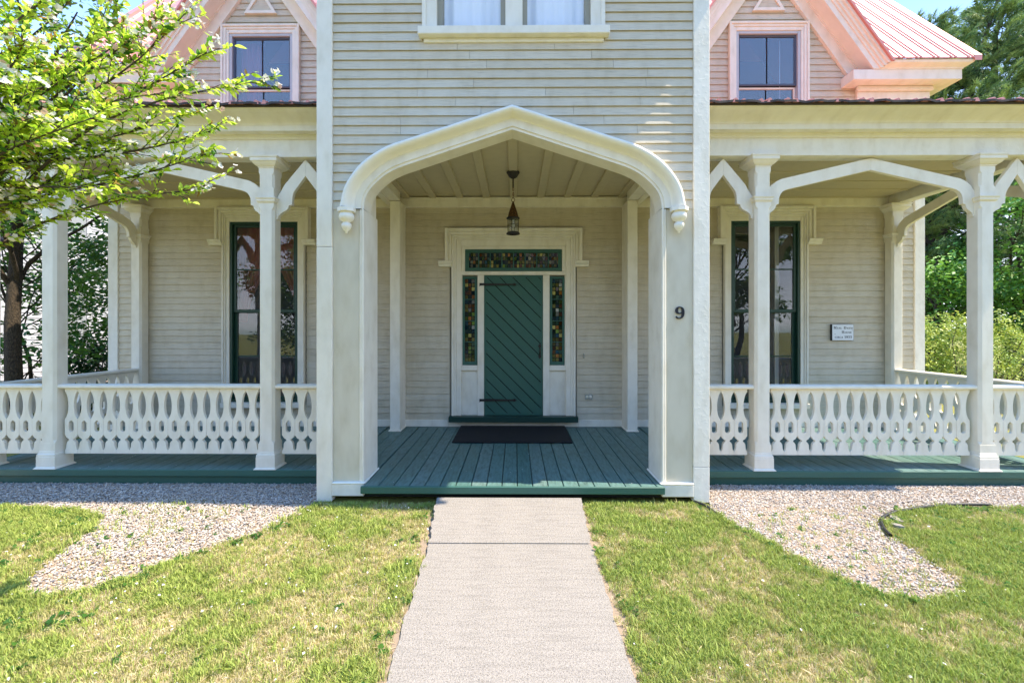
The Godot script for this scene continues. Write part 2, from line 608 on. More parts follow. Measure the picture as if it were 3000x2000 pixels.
func main_walls() -> void:
	var s := begin()
	var holes := []
	for x in [3.77, mirror(3.77)]: holes.append([x - 0.54, x + 0.54, 0.52, 3.25])
	wall_with_holes(s, -6.22, 6.16, -0.2, 4.3, -6.90, -6.76, holes)
	box(s, -6.22, -6.08, -0.2, 5.3, -12.6, -6.90)
	box(s, 6.02, 6.16, -0.2, 5.3, -12.6, -6.90)
	box(s, -6.08, 6.02, -0.2, 5.3, -12.6, -12.46)
	box(s, -6.08, 6.02, -0.05, 0.1, -12.46, -6.90)
	var wall := put(house, "porch_wall", done(s), M.sheathing)
	put(house, "room_partition", bx(-6.0, 6.0, 0.1, 7.0, -9.1, -9.0, 0.0), M.room)
	put(house, "room_floor", bx(-6.0, 6.0, 3.75, 3.95, -8.95, -6.95, 0.0), M.room)
	var e := 0.0978
	var mesh := board_mesh(e)
	for i in 33:
		var y := 0.235 + i * e
		if y > 3.4: break
		var cuts := [[-1.0, 0.93]] if y < 2.53 else [[-1.03, 0.97]] if y < 3.03 else []
		if y > 0.4:
			cuts.append([3.13, 4.34] if y < 2.85 else [3.12, 4.41])
			cuts.push_front([mirror(4.34), mirror(3.13)] if y < 2.85 else [mirror(4.41), mirror(3.12)])
		var x := -6.08
		for c in cuts:
			courses(wall, mesh, y, x, c[0], -6.755)
			x = c[1]
		courses(wall, mesh, y, x, 6.02, -6.755)
	# corner boards, base board, frieze
	for sd: int in [1, -1]:
		var x := 6.09 if sd > 0 else mirror(6.09)
		put(house, "corner_board", bx(x - 0.075, x + 0.075, -0.03, 4.25, -6.90, -6.72), M.trim_old)
	put(house, "base_board", bx(-5.9, -1.02, Y_FLOOR, 0.235, -6.75, -6.722), M.trim)
	put(house, "base_board", bx(0.95, 5.85, Y_FLOOR, 0.235, -6.75, -6.722), M.trim)
	put(house, "base_board", bx(-1.018, 0.948, Y_FLOOR, 0.218, -6.75, -6.724), M.trim)
	put(house, "frieze", bx(-6.0, 5.94, 3.452, 3.60, -6.75, -6.69), M.trim)
	put(house, "frieze_moulding", bx(-1.6, 1.54, 3.565, 3.598, -6.69, -6.668), M.trim)
	# a bell push and an outlet by the door
	put(house, "bell_push", bx(1.03, 1.05, 1.17, 1.24, -6.75, -6.722, 0.003), M.outlet)
	var out := put(house, "outlet", bx(1.055, 1.165, 0.545, 0.625, -6.75, -6.715, 0.006), M.outlet)
	for k in 2:
		s = begin(true)
		lathe(s, [Vector2(0.0, 0.006), Vector2(0.02, 0.005), Vector2(0.022, 0.0)], Vector3.ZERO, 14)
		var c := put(out, "outlet_cover", done(s), M.trim, Vector3(1.083 + k * 0.053, 0.585, -6.716))
		c.rotation.x = PI / 2


func entrance_bay() -> void:
	# outlines of the great arch: half widths from CX, heights
	arch_in = smooth_curve([Vector2(0.0, 3.556), Vector2(1.06, 3.204), Vector2(1.205, 3.138), Vector2(1.30, 3.067), Vector2(1.375, 2.990), Vector2(1.415, 2.925), Vector2(1.436, 2.860), Vector2(1.441, 2.79)])
	hood_in = smooth_curve([Vector2(0.0, 3.660), Vector2(1.095, 3.297), Vector2(1.23, 3.232), Vector2(1.352, 3.140), Vector2(1.436, 3.055), Vector2(1.49, 2.970), Vector2(1.518, 2.887), Vector2(1.527, 2.79)])
	hood_out = smooth_curve([Vector2(0.0, 3.757), Vector2(1.14, 3.392), Vector2(1.31, 3.306), Vector2(1.44, 3.210), Vector2(1.51, 3.130), Vector2(1.575, 3.035), Vector2(1.615, 2.949), Vector2(1.640, 2.844), Vector2(1.652, 2.79)])
	# sheathing of the front above the arch and the side walls, up to the bay's own gable
	var s := begin()
	var top := 5.55
	var win := [-0.71 , 0.68, 4.50, 6.2]
	var outline := [Vector2(CX - 1.80, 2.79)]
	var n := arch_in.size()
	for i in n: outline.append(Vector2(CX - arch_in[n - 1 - i].x - 0.03, arch_in[n - 1 - i].y + 0.02))
	for i in range(1, n): outline.append(Vector2(CX + arch_in[i].x + 0.03, arch_in[i].y + 0.02))
	outline.append_array([Vector2(CX + 1.80, 2.79), Vector2(CX + 1.80, 4.45), Vector2(CX - 1.80, 4.45)])
	extrude(s, PackedVector2Array(outline), Vector3(0, 0, -4.44), Vector3.RIGHT, Vector3.UP, Vector3(0, 0, 0.125))
	wall_with_holes(s, CX - 1.80, CX + 1.80, 4.45, top, -4.44, -4.315, [[win[0], -0.145, win[2], win[3]], [0.115, win[1], win[2], win[3]]])
	for sd: int in [-1, 1]:
		box(s, CX + sd * 1.80, CX + sd * 1.885, 3.6, top, -8.0, -4.33)
		box(s, CX + sd * 1.80, CX + sd * 1.885, -0.03, 3.6, -4.72, -4.33)
	extrude(s, PackedVector2Array([Vector2(CX - 1.88, top), Vector2(CX + 1.88, top), Vector2(CX, top + 2.55)]), Vector3(0, 0, -4.44), Vector3.RIGHT, Vector3.UP, Vector3(0, 0, 0.125))
	var wall := put(house, "entrance_wall", done(s), M.sheathing)
	# clapboards
	var e := 0.0908
	var mesh := board_mesh(e)
	for i in 23:
		var y := 2.785 + i * e
		var h := hood_x(y + e * 1.17 + 0.012)
		var a := CX - 1.745
		var b := CX + 1.745
		if y > 4.36:
			courses(wall, mesh, y, a, -0.905, Z_TOWER)
			courses(wall, mesh, y, 0.862, b, Z_TOWER)
		elif h > 0.02:
			courses(wall, mesh, y, a, CX - h, Z_TOWER, 0.9)
			courses(wall, mesh, y, CX + h, b, Z_TOWER, 0.9)
		else:
			var c1 := rng.randf_range(-1.3, -0.2)
			var c2 := rng.randf_range(0.2, 1.3)
			courses(wall, mesh, y, a, c1, Z_TOWER, 9.0)
			courses(wall, mesh, y, c1, c2, Z_TOWER, 9.0)
			courses(wall, mesh, y, c2, b, Z_TOWER, 9.0)
	for i in 9:
		courses(wall, mesh, 2.785 + (23 + i) * e, CX - 1.745, -0.905, Z_TOWER)
		courses(wall, mesh, 2.785 + (23 + i) * e, 0.862, CX + 1.745, Z_TOWER)
	# corner boards: front and side faces
	for sd: int in [-1, 1]:
		var x0 := CX + sd * 1.745
		var x1 := CX + sd * 1.895
		var m: Material = M.trim_old if sd > 0 else M.trim
		put(house, "corner_board", bx(x0, x1, -0.04, 2.42 if sd < 0 else 0.30, -4.36, -4.272), m)
		put(house, "corner_board", bx(x0, x1, 2.423 if sd < 0 else 0.303, top, -4.36, -4.272), m)
		# flat pier beside the opening, with its base block and bead
		var p0 := CX + sd * 1.441
		put(house, "pier_panel", bx(x0, p0 + sd * 0.045, 0.125, 2.79, -4.44, -4.298), M.panel)
		put(house, "pier_bead", bx(p0 + sd * 0.045, p0 + sd * 0.018, 0.125, 2.79, -4.44, -4.288, 0.008), M.trim)
		put(house, "pier_reveal", bx(p0 + sd * 0.022, p0, 0.125, 2.79, -4.72, -4.282, 0.006), M.trim)
		put(house, "pier_base", bx(x0, p0 - sd * 0.004, 0.014, 0.125, -4.46, -4.268, 0.006), M.trim_old)
		put(house, "pier_moulding", bx(x0, p0 - sd * 0.012, 0.125, 0.15, -4.40, -4.262, 0.010), M.hood)
		put(house, "pier_moulding", bx(p0 + sd * 0.0, p0 - sd * 0.022, 0.1305, 0.152, -4.72, -4.262, 0.010), M.hood)
		put(house, "pier_back", bx(CX + sd * 1.463, CX + sd * 1.80, 0.13, 3.60, -4.74, -4.445), M.trim)
	# flat arch board between the opening and the hood, and its reveal
	var ai := resample(arch_in, 34)
	var hi := resample(hood_in, 34)
	var ho := resample(hood_out, 34)
	s = begin()
	for sd: int in [-1, 1]:
		for i in 34:
			var q := func(p: Vector2, z: float) -> Vector3: return Vector3(CX + sd * p.x, p.y, z)
			var mid0: Vector2 = ai[i].lerp(hi[i], 0.28)
			var mid1: Vector2 = ai[i + 1].lerp(hi[i + 1], 0.28)
			var out0: Vector2 = hi[i].lerp(ho[i], 0.5)
			var out1: Vector2 = hi[i + 1].lerp(ho[i + 1], 0.5)
			quad(s, q.call(ai[i], -4.288), q.call(mid0, -4.288), q.call(mid1, -4.288), q.call(ai[i + 1], -4.288))
			quad(s, q.call(mid0, -4.288), q.call(mid0, -4.276), q.call(mid1, -4.276), q.call(mid1, -4.288))
			quad(s, q.call(mid0, -4.276), q.call(out0, -4.276), q.call(out1, -4.276), q.call(mid1, -4.276))
			quad(s, q.call(ai[i], -4.288), q.call(ai[i], -4.50), q.call(ai[i + 1], -4.50), q.call(ai[i + 1], -4.288))
			var bk0: Vector2 = ai[i] + Vector2(0.0, 0.09)
			var bk1: Vector2 = ai[i + 1] + Vector2(0.0, 0.09)
			quad(s, q.call(ai[i], -4.50), q.call(bk0, -4.50), q.call(bk1, -4.50), q.call(ai[i + 1], -4.50))
	put(house, "arch_board", done(s), M.trim)
	# hood moulding: a fat roll and a cove swept along the arch
	var prof := [Vector2(0.0, 0.0), Vector2(0.0, 0.022), Vector2(0.10, 0.03), Vector2(0.16, 0.045), Vector2(0.22, 0.075), Vector2(0.32, 0.10), Vector2(0.45, 0.118), Vector2(0.6, 0.127), Vector2(0.75, 0.126), Vector2(0.88, 0.112), Vector2(0.97, 0.085), Vector2(1.0, 0.05), Vector2(1.0, 0.0)]
	for sd: int in [-1, 1]:
		s = begin(true)
		for i in 34:
			for k in prof.size() - 1:
				var q := func(j: int, p: Vector2) -> Vector3:
					var w: Vector2 = hi[j].lerp(ho[j], p.x)
					return Vector3(CX + sd * w.x, w.y, -4.30 + p.y)
				quad(s, q.call(i, prof[k]), q.call(i, prof[k + 1]), q.call(i + 1, prof[k + 1]), q.call(i + 1, prof[k]))
		put(house, "hood_moulding", done(s), M.hood)
		# turned drop under each end
		s = begin(true)
		lathe(s, [Vector2(0.0, 0.0), Vector2(0.010, 0.003), Vector2(0.012, 0.02), Vector2(0.03, 0.035), Vector2(0.046, 0.065), Vector2(0.046, 0.09), Vector2(0.030, 0.105), Vector2(0.034, 0.112), Vector2(0.058, 0.125), Vector2(0.071, 0.152), Vector2(0.068, 0.18), Vector2(0.052, 0.20), Vector2(0.056, 0.207)], Vector3.ZERO, 24)
		var drop := put(house, "drop_finial", done(s), M.hood, Vector3(CX + sd * 1.588, 2.54, -4.235))
		s = begin()
		var oct := []
		for k in 8: oct.append(Vector2(cos(TAU * (k + 0.5) / 8), sin(TAU * (k + 0.5) / 8)) * 0.084)
		extrude(s, PackedVector2Array(oct), Vector3.ZERO, Vector3.RIGHT, Vector3.FORWARD, Vector3(0, 0.036, 0))
		put(drop, "collar", done(s), M.hood, Vector3(CX + sd * 1.588, 2.746, -4.235))
	# step: deck boards and their edge
	# ceiling with battens running back
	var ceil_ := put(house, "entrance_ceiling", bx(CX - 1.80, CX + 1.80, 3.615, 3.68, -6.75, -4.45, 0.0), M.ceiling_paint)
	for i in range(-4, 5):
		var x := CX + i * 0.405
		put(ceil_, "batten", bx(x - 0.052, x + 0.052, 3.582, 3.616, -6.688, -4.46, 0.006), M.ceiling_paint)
	for sd: int in [-1, 1]:
		put(house, "beam", bx(CX + sd * 1.64, CX + sd * 1.80, 3.47, 3.617, -6.40, -4.745), M.trim)
		var st := begin()
		box(st, CX + sd * 1.645, CX + sd * 1.79, Y_FLOOR, 3.47, -6.75, -6.41, 0.006)
		put(house, "pilaster", done(st), M.trim)
		put(house, "pilaster_shoe", bx(CX + sd * 1.625, CX + sd * 1.81, Y_FLOOR, 0.152, -6.72, -6.39, 0.008), M.trim)
	# gable roof of the bay, above the frame: it shades the front
	for sd: int in [-1, 1]:
		s = begin()
		extrude(s, PackedVector2Array([Vector2(CX, top + 2.72), Vector2(CX + sd * 2.33, top - 0.02), Vector2(CX + sd * 2.33, top + 0.04), Vector2(CX, top + 2.80)]), Vector3(0, 0, -9.4), Vector3.RIGHT, Vector3.UP, Vector3(0, 0, 9.4 - 3.80))
		put(house, "bay_roof", done(s), M.roof_metal)
		s = begin()
		extrude(s, PackedVector2Array([Vector2(CX, top + 2.50), Vector2(CX + sd * 2.29, top - 0.21), Vector2(CX + sd * 2.31, top - 0.03), Vector2(CX, top + 2.71)]), Vector3(0, 0, -3.88), Vector3.RIGHT, Vector3.UP, Vector3(0, 0, 0.06))
		put(house, "bay_rake_board", done(s), M.trim)
	# pair of windows over the arch
	var w := put(house, "upper_window", bx(-0.905, -0.762, 4.5, 6.3, -4.33, -4.285), M.trim)
	put(w, "casing", bx(0.728, 0.865, 4.5, 6.3, -4.33, -4.285), M.trim)
	put(w, "casing", bx(-0.762, 0.728, 6.16, 6.3, -4.33, -4.285), M.trim)
	put(w, "casing_bead", bx(-0.905, -0.865, 4.5, 6.3, -4.285, -4.272), M.trim)
	put(w, "casing_bead", bx(0.825, 0.865, 4.5, 6.3, -4.285, -4.272), M.trim)
	put(w, "mullion", bx(-0.098, 0.068, 4.5, 6.16, -4.35, -4.29), M.trim)
	put(w, "sill", bx(-0.935, 0.90, 4.442, 4.522, -4.36, -4.222, 0.006), M.trim)
	put(w, "sill_apron", bx(-0.89, 0.855, 4.40, 4.442, -4.36, -4.285, 0.004), M.trim)
	for a in [[-0.762, -0.098], [0.068, 0.728]]:
		var x0: float = a[0]
		var x1: float = a[1]
		s = begin()
		box(s, x0, x0 + 0.045, 4.522, 6.16, -4.40, -4.33, 0.004)
		box(s, x1 - 0.045, x1, 4.522, 6.16, -4.40, -4.33, 0.004)
		put(w, "storm_frame", done(s), M.sash_blue)
		s = begin()
		box(s, x0 + 0.045, x1 - 0.045, 4.535, 4.58, -4.39, -4.35, 0.004)
		put(w, "sash_rail", done(s), M.iron)
		var g := BoxMesh.new()
		g.size = Vector3(x1 - x0 - 0.09, 1.58, 0.004)
		put(w, "pane", g, M.pane_thin, Vector3((x0 + x1) / 2, 5.37, -4.37))
		put(w, "curtain", curtain_mesh(x0 + 0.0, x1, 4.45, 6.2, -4.425, 0.012, 0.21), M.curtain_white)
	put(house, "bay_room", bx(CX - 1.79, CX + 1.79, 4.2, 6.6, -5.6, -5.55, 0.0), M.room)


func curtain_mesh(x0: float, x1: float, y0: float, y1: float, z: float, amp: float, wave: float) -> ArrayMesh:
	var s := begin(true)
	var n := int((x1 - x0) / 0.012)
	for i in n:
		var f := func(k: int, y: float) -> Vector3:
			var x := lerpf(x0, x1, float(k) / n)
			return Vector3(x, y, z + amp * sin(TAU * x / wave + 0.6 * sin(x * 9.0)) + amp * 0.4 * sin(TAU * x / wave * 2.3))
		quad(s, f.call(i, y0), f.call(i, y1), f.call(i + 1, y1), f.call(i + 1, y0))
	return done(s)


func entrance_door() -> void:
	var c := put(house, "door_casing", door_casing_mesh(), M.trim)
	# ears of the hood mould
	for sd: int in [-1, 1]:
		var x0 := CX + sd * 1.13
		var x1 := CX + sd * 0.925
		put(c, "ear", along_x([Vector2(-6.75, 2.55), Vector2(-6.665, 2.55), Vector2(-6.655, 2.58), Vector2(-6.635, 2.60), Vector2(-6.62, 2.632), Vector2(-6.75, 2.632)], x0, x1), M.trim)
		put(c, "jamb", bx(CX + sd * 0.545, CX + sd * 0.447, 0.302, 2.426, -6.75, -6.705), M.trim)
		# panel under the sidelight
		var a := CX + sd * 0.545
		var b := CX + sd * 0.79
		put(c, "side_panel", bx(a, b, 0.302, 0.985, -6.77, -6.742, 0.002), M.trim)
		put(c, "side_rail", bx(a, b, 0.985, 1.062, -6.76, -6.70), M.trim)
		# sidelight: green frame, bars, four leaded panes
		var l := put(c, "sidelight", bx(CX + sd * 0.553, CX + sd * 0.588, 1.064, 2.405, -6.77, -6.715), M.green)
		put(l, "frame", bx(CX + sd * 0.74, CX + sd * 0.775, 1.064, 2.405, -6.77, -6.715), M.green)
		for k in 5:
			var y: float = [1.09, 1.415, 1.735, 2.06, 2.388][k]
			var hh: float = 0.027 if k == 0 else 0.018 if k == 4 else 0.006
			put(l, "frame" if k == 0 or k == 4 else "bar", bx(CX + sd * 0.588, CX + sd * 0.74, y - hh, y + hh, -6.765, -6.72, 0.003), M.green)
		for k in 4:
			put(l, "pane", leaded(CX + sd * 0.588, CX + sd * 0.74, [1.117, 1.421, 1.741, 2.066][k], [1.409, 1.729, 2.054, 2.37][k], 3, 5, -6.745, k + (4 if sd > 0 else 0), 0.55 if sd < 0 and k > 1 else 0.3), M.stained)
	put(c, "head_rail", bx(CX - 0.79, CX + 0.79, 2.426, 2.482, -6.76, -6.698), M.trim)
	# transom light of eight panes
	var t := put(c, "transom", bx(CX - 0.735, CX + 0.735, 2.484, 2.54, -6.77, -6.715), M.green)
	put(t, "frame", bx(CX - 0.735, CX + 0.735, 2.765, 2.818, -6.77, -6.715), M.green)
	for k in 9:
		var x := CX - 0.705 + k * 0.1763
		put(t, "bar" if k > 0 and k < 8 else "frame", bx(x - (0.03 if k in [0, 8] else 0.008), x + (0.03 if k in [0, 8] else 0.008), 2.54, 2.765, -6.765, -6.718, 0.003), M.green)
		if k < 8: put(t, "pane", leaded(x + 0.008, x + 0.168, 2.54, 2.765, 4, 4, -6.745, 20 + k, 0.35), M.stained)
	put(c, "door_sill", bx(CX - 0.97, CX + 0.965, 0.22, 0.302, -6.78, -6.60, 0.006), M.green_dark)
	# door: diagonal planks on a dark core
	var d := put(house, "door", bx(CX - 0.447, CX + 0.447, 0.305, 2.424, -6.80, -6.742, 0.002), M.gap)
	var rect := PackedVector2Array([Vector2(CX - 0.445, 0.307), Vector2(CX + 0.445, 0.307), Vector2(CX + 0.445, 2.422), Vector2(CX - 0.445, 2.422)])
	for k in range(-3, 18):
		var y := 0.10 + k * 0.195
		var gap := 0.0085
		var band := PackedVector2Array([Vector2(CX - 0.6, y + 0.155 + gap), Vector2(CX + 0.6, y - 1.045 + gap), Vector2(CX + 0.6, y + 0.195 - 1.045 - gap), Vector2(CX - 0.6, y + 0.35 - gap)])
		for piece in Geometry2D.intersect_polygons(band, rect):
			if piece.size() < 3: continue
			var s := begin()
			extrude(s, piece, Vector3(0, 0, -6.745), Vector3.RIGHT, Vector3.UP, Vector3(0, 0, 0.017))
			put(d, "plank", done(s), M.green)
	# plain border of the door hides the plank ends
	for q in [[-0.446, -0.416, 0.306, 2.423], [0.416, 0.446, 0.306, 2.423], [-0.416, 0.416, 2.398, 2.423], [-0.416, 0.416, 0.306, 0.33]]:
		put(d, "border", bx(CX + q[0], CX + q[1], q[2], q[3], -6.745, -6.7265, 0.001), M.green)
	for y in [2.285, 0.535]:
		var s := begin()
		extrude(s, PackedVector2Array([Vector2(CX - 0.515, y - 0.03), Vector2(CX - 0.50, y - 0.018), Vector2(CX - 0.46, y - 0.016), Vector2(CX - 0.02, y - 0.008), Vector2(CX + 0.02, y - 0.02), Vector2(CX + 0.045, y), Vector2(CX + 0.02, y + 0.02), Vector2(CX - 0.02, y + 0.008), Vector2(CX - 0.46, y + 0.018), Vector2(CX - 0.515, y + 0.02)]), Vector3(0, 0, -6.728), Vector3.RIGHT, Vector3.UP, Vector3(0, 0, 0.03))
		var h := put(d, "hinge", done(s), M.iron)
		for x in [-0.43, -0.36, -0.26, 0.01]:
			s = begin(true)
			lathe(s, [Vector2(0.0, 0.006), Vector2(0.005, 0.005), Vector2(0.008, 0.0)], Vector3.ZERO, 10)
			var bolt := put(h, "bolt", done(s), M.iron, Vector3(CX + x, y, -6.698))
			bolt.rotation.x = PI / 2
	var s2 := begin(true)
	tube(s2, [Vector3(0.368, 1.345, -6.72), Vector3(0.368, 1.33, -6.68), Vector3(0.368, 1.28, -6.665), Vector3(0.368, 1.235, -6.68), Vector3(0.368, 1.22, -6.72)], [0.008, 0.009, 0.011, 0.009, 0.008], 8)
	var hd := put(d, "handle", done(s2), M.iron)
	for y in [1.355, 1.195]:
		var up := 1.0 if y > 1.3 else -1.0
		put(hd, "handle_plate", poly_z([Vector2(0.368, y + up * 0.04), Vector2(0.392, y), Vector2(0.38, y - up * 0.025), Vector2(0.356, y - up * 0.025), Vector2(0.344, y)], -6.728, -6.718), M.iron)


func door_casing_mesh() -> ArrayMesh:
	var s := begin()
	# outer hood frame (three stepped layers) and the legs with their flutes
	var layer := func(half: float, inner: float, top: float, y_in: float, foot: float, z: float) -> void:
		box(s, CX - half, CX - inner, foot, top, -6.75, z, 0.005)
		box(s, CX + inner, CX + half, foot, top, -6.75, z, 0.005)
		box(s, CX - inner, CX + inner, y_in, top, -6.75, z, 0.005)
	layer.call(1.03, 0.985, 3.125, 3.075, 2.632, -6.632)
	layer.call(0.985, 0.935, 3.075, 3.03, 2.632, -6.655)
	layer.call(0.935, 0.90, 3.03, 2.995, 0.302, -6.672)
	layer.call(0.90, 0.865, 2.995, 2.96, 0.302, -6.684)
	layer.call(0.865, 0.79, 2.96, 2.865, 0.302, -6.694)
	layer.call(0.79, 0.735, 2.865, 2.818, 2.482, -6.705)
	for sd: int in [-1, 1]: box(s, CX + sd * 0.775, CX + sd * 0.79, 1.062, 2.426, -6.75, -6.703, 0.002)
	return done(s)


func leaded(x0: float, x1: float, y0: float, y1: float, nx: int, ny: int, z: float, sd: int, warm: float) -> ArrayMesh:
	# small squares of coloured glass between lead strips
	var r := RandomNumberGenerator.new()
	r.seed = 100 + sd
	var s := begin()
	var a := minf(x0, x1)
	var b := maxf(x0, x1)
	s.set_color(Color(0.01, 0.02, 0.015))
	box(s, a, b, y0, y1, z - 0.01, z)
	for i in nx:
		for k in ny:
			var q := r.randf()
			var c := Color(0.10, 0.15, 0.035)
			if q < warm * 0.55: c = Color(0.30, 0.26, 0.08)
			elif q < warm: c = Color(0.20, 0.08, 0.02)
			elif q < 0.62: c = Color(0.03, 0.06, 0.04)
			elif q < 0.75: c = Color(0.02, 0.06, 0.085)
			elif q < 0.84: c = Color(0.25, 0.25, 0.22)
			s.set_color(c * (r.randf_range(0.2, 0.7) if r.randf() < 0.75 else r.randf_range(1.0, 1.8)))
			var px := lerpf(a, b, (i + 0.08) / nx)
			var qx := lerpf(a, b, (i + 0.92) / nx)
			var py := lerpf(y0, y1, (k + 0.08) / ny)
			var qy := lerpf(y0, y1, (k + 0.92) / ny)
			var t := Vector3(r.randf_range(-0.002, 0.002), r.randf_range(-0.002, 0.002), r.randf_range(-0.002, 0.002))
			quad(s, Vector3(px, py, z + 0.004 + t.x), Vector3(px, qy, z + 0.004 + t.y), Vector3(qx, qy, z + 0.004 + t.z), Vector3(qx, py, z + 0.004 + t.x + t.z - t.y))
	return done(s)


func tall_window(x: float) -> void:
	var s := begin()
	var layer := func(half: float, inner: float, top: float, y_in: float, foot: float, z: float) -> void:
		box(s, x - half, x - inner, foot, top, -6.75, z, 0.005)
		box(s, x + inner, x + half, foot, top, -6.75, z, 0.005)
		box(s, x - inner, x + inner, y_in, top, -6.75, z, 0.005)
	layer.call(0.71, 0.67, 3.45, 3.405, 2.96, -6.635)
	layer.call(0.67, 0.625, 3.405, 3.37, 2.96, -6.66)
	layer.call(0.625, 0.595, 3.37, 3.335, 0.50, -6.675)
	layer.call(0.595, 0.57, 3.335, 3.30, 0.50, -6.688)
	layer.call(0.57, 0.52, 3.30, 3.24, 0.50, -6.70)
	var w := put(house, "tall_window", done(s), M.trim)
	for sd: int in [-1, 1]:
		put(w, "ear", along_x([Vector2(-6.75, 2.88), Vector2(-6.665, 2.88), Vector2(-6.655, 2.91), Vector2(-6.635, 2.93), Vector2(-6.62, 2.96), Vector2(-6.75, 2.96)], x + sd * 0.81, x + sd * 0.61), M.trim)
	put(w, "sill", bx(x - 0.61, x + 0.61, 0.425, 0.50, -6.80, -6.62, 0.006), M.trim)
	put(w, "outer_frame", frame_mesh(x - 0.52, x + 0.52, 0.50, 3.24, 0.035, -6.80, -6.715), M.sash_green)
	for k in 2:
		var y0: float = [0.50, 1.83][k] + 0.035
		var y1: float = [1.90, 3.205][k]
		var z: float = [-6.79, -6.755][k]
		var sash := put(w, "sash", frame_mesh(x - 0.485, x + 0.485, y0, y1, 0.045, z - 0.02, z + 0.012), M.sash_green)
		var ym: float = (y0 + y1) / 2 - 0.02
		put(sash, "muntin", bx(x - 0.44, x + 0.44, ym - 0.010, ym + 0.010, z - 0.015, z + 0.010, 0.003), M.sash_green)
		for j in 2:
			var a: float = (y0 + 0.045) if j == 0 else ym + 0.01
			var b: float = ym - 0.01 if j == 0 else y1 - 0.045
			var g := BoxMesh.new()
			g.size = Vector3(0.88, b - a, 0.004)
			var pane := put(sash, "pane", g, M.glass, Vector3(x, (a + b) / 2, z - 0.006))
			pane.rotation = Vector3(rng.randf_range(-0.004, 0.004), rng.randf_range(-0.004, 0.004), 0)
	if x < 0:
		# red drapes: a valance and two swept panels
		for sd: int in [-1, 1]:
			s = begin(true)
			var n := 26
			var rows := 14
			for i in n:
				for k in rows:
					var f := func(a: int, b: int) -> Vector3:
						var t := float(a) / n
						var v := float(b) / rows
						var y := lerpf(3.3, 1.72, v)
						var reach := lerpf(0.56, 0.10, smoothstep(0.15, 1.0, v))
						return Vector3(x - sd * (0.52 - t * reach), y, -6.93 + 0.028 * sin(t * 34.0 + v * 2.0) - 0.04)
					quad(s, f.call(i, k), f.call(i + 1, k), f.call(i + 1, k + 1), f.call(i, k + 1))
			put(w, "curtain", done(s), M.curtain_red)
		put(w, "valance", curtain_mesh(x - 0.53, x + 0.53, 2.95, 3.3, -6.92, 0.012, 0.12), M.curtain_red)
	else:
		put(w, "curtain", curtain_mesh(x + 0.30, x + 0.37, 0.5, 3.3, -7.0, 0.01, 0.09), M.trim)


func frame_mesh(x0: float, x1: float, y0: float, y1: float, t: float, z0: float, z1: float, c := 0.004) -> ArrayMesh:
	var s := begin()
	box(s, x0, x0 + t, y0, y1, z0, z1, c)
	box(s, x1 - t, x1, y0, y1, z0, z1, c)
	box(s, x0 + t, x1 - t, y0, y0 + t, z0, z1, c)
	box(s, x0 + t, x1 - t, y1 - t, y1, z0, z1, c)
	return done(s)


func deck_board(floor_: Node3D, x0: float, x1: float, z0: float, z1: float) -> void:
	var r := rng.randf()
	var lift := rng.randf_range(-0.0015, 0.0015)
	put(floor_, "floor_board", bx(x0, x1, Y_FLOOR - 0.03, Y_FLOOR + lift, z0, z1, 0.004), M.deck if r < 0.5 else M.deck_grey if r < 0.75 else M.deck_deep)


func porch_floors() -> void:
	var f := put(house, "entrance_floor", bx(CX - 1.80, CX + 1.80, 0.0, 0.095, -6.74, -4.30, 0.0), M.gap)
	var x := CX - 1.43
	while x < CX + 1.42:
		deck_board(f, x + 0.004, minf(x + 0.1437, CX + 1.436), -6.72, -4.235)
		x += 0.1477
	for sd: int in [-1, 1]:
		for k in 3:
			var a: float = CX + sd * (1.44 + k * 0.1477)
			deck_board(f, a, a + sd * 0.1437, -6.72, -4.75)
	put(f, "step_edge", bx(CX - 1.447, CX + 1.447, 0.06, Y_FLOOR + 0.001, -4.234, -4.205, 0.006), M.green)
	for sd: int in [-1, 1]:
		var w := put(house, "wing_floor", bx(CX + sd * 1.90, CX + sd * 5.87, 0.0, 0.095, -6.74, -4.76, 0.0), M.gap)
		var k := 0
		while 1.90 + k * 0.1477 < 5.80:
			var a := CX + sd * (1.90 + k * 0.1477)
			deck_board(w, a + sd * 0.002, a + sd * 0.1435, -6.72, -4.705)
			k += 1
		put(w, "floor_edge", bx(CX + sd * 1.895, CX + sd * 5.91, 0.058, Y_FLOOR + 0.001, -4.705, -4.685, 0.006), M.green)
		put(w, "floor_edge", bx(CX + sd * 5.89, CX + sd * 5.91, 0.058, Y_FLOOR + 0.001, -6.74, -4.705, 0.006), M.green)
		put(w, "skirt_board", bx(CX + sd * 1.895, CX + sd * 5.78, -0.06, 0.062, -4.76, -4.735, 0.003), M.green)
		put(w, "skirt_board", bx(CX + sd * 5.76, CX + sd * 5.78, -0.06, 0.062, -6.74, -4.76, 0.003), M.green)


var baluster_mesh: ArrayMesh
var post_meshes := {}


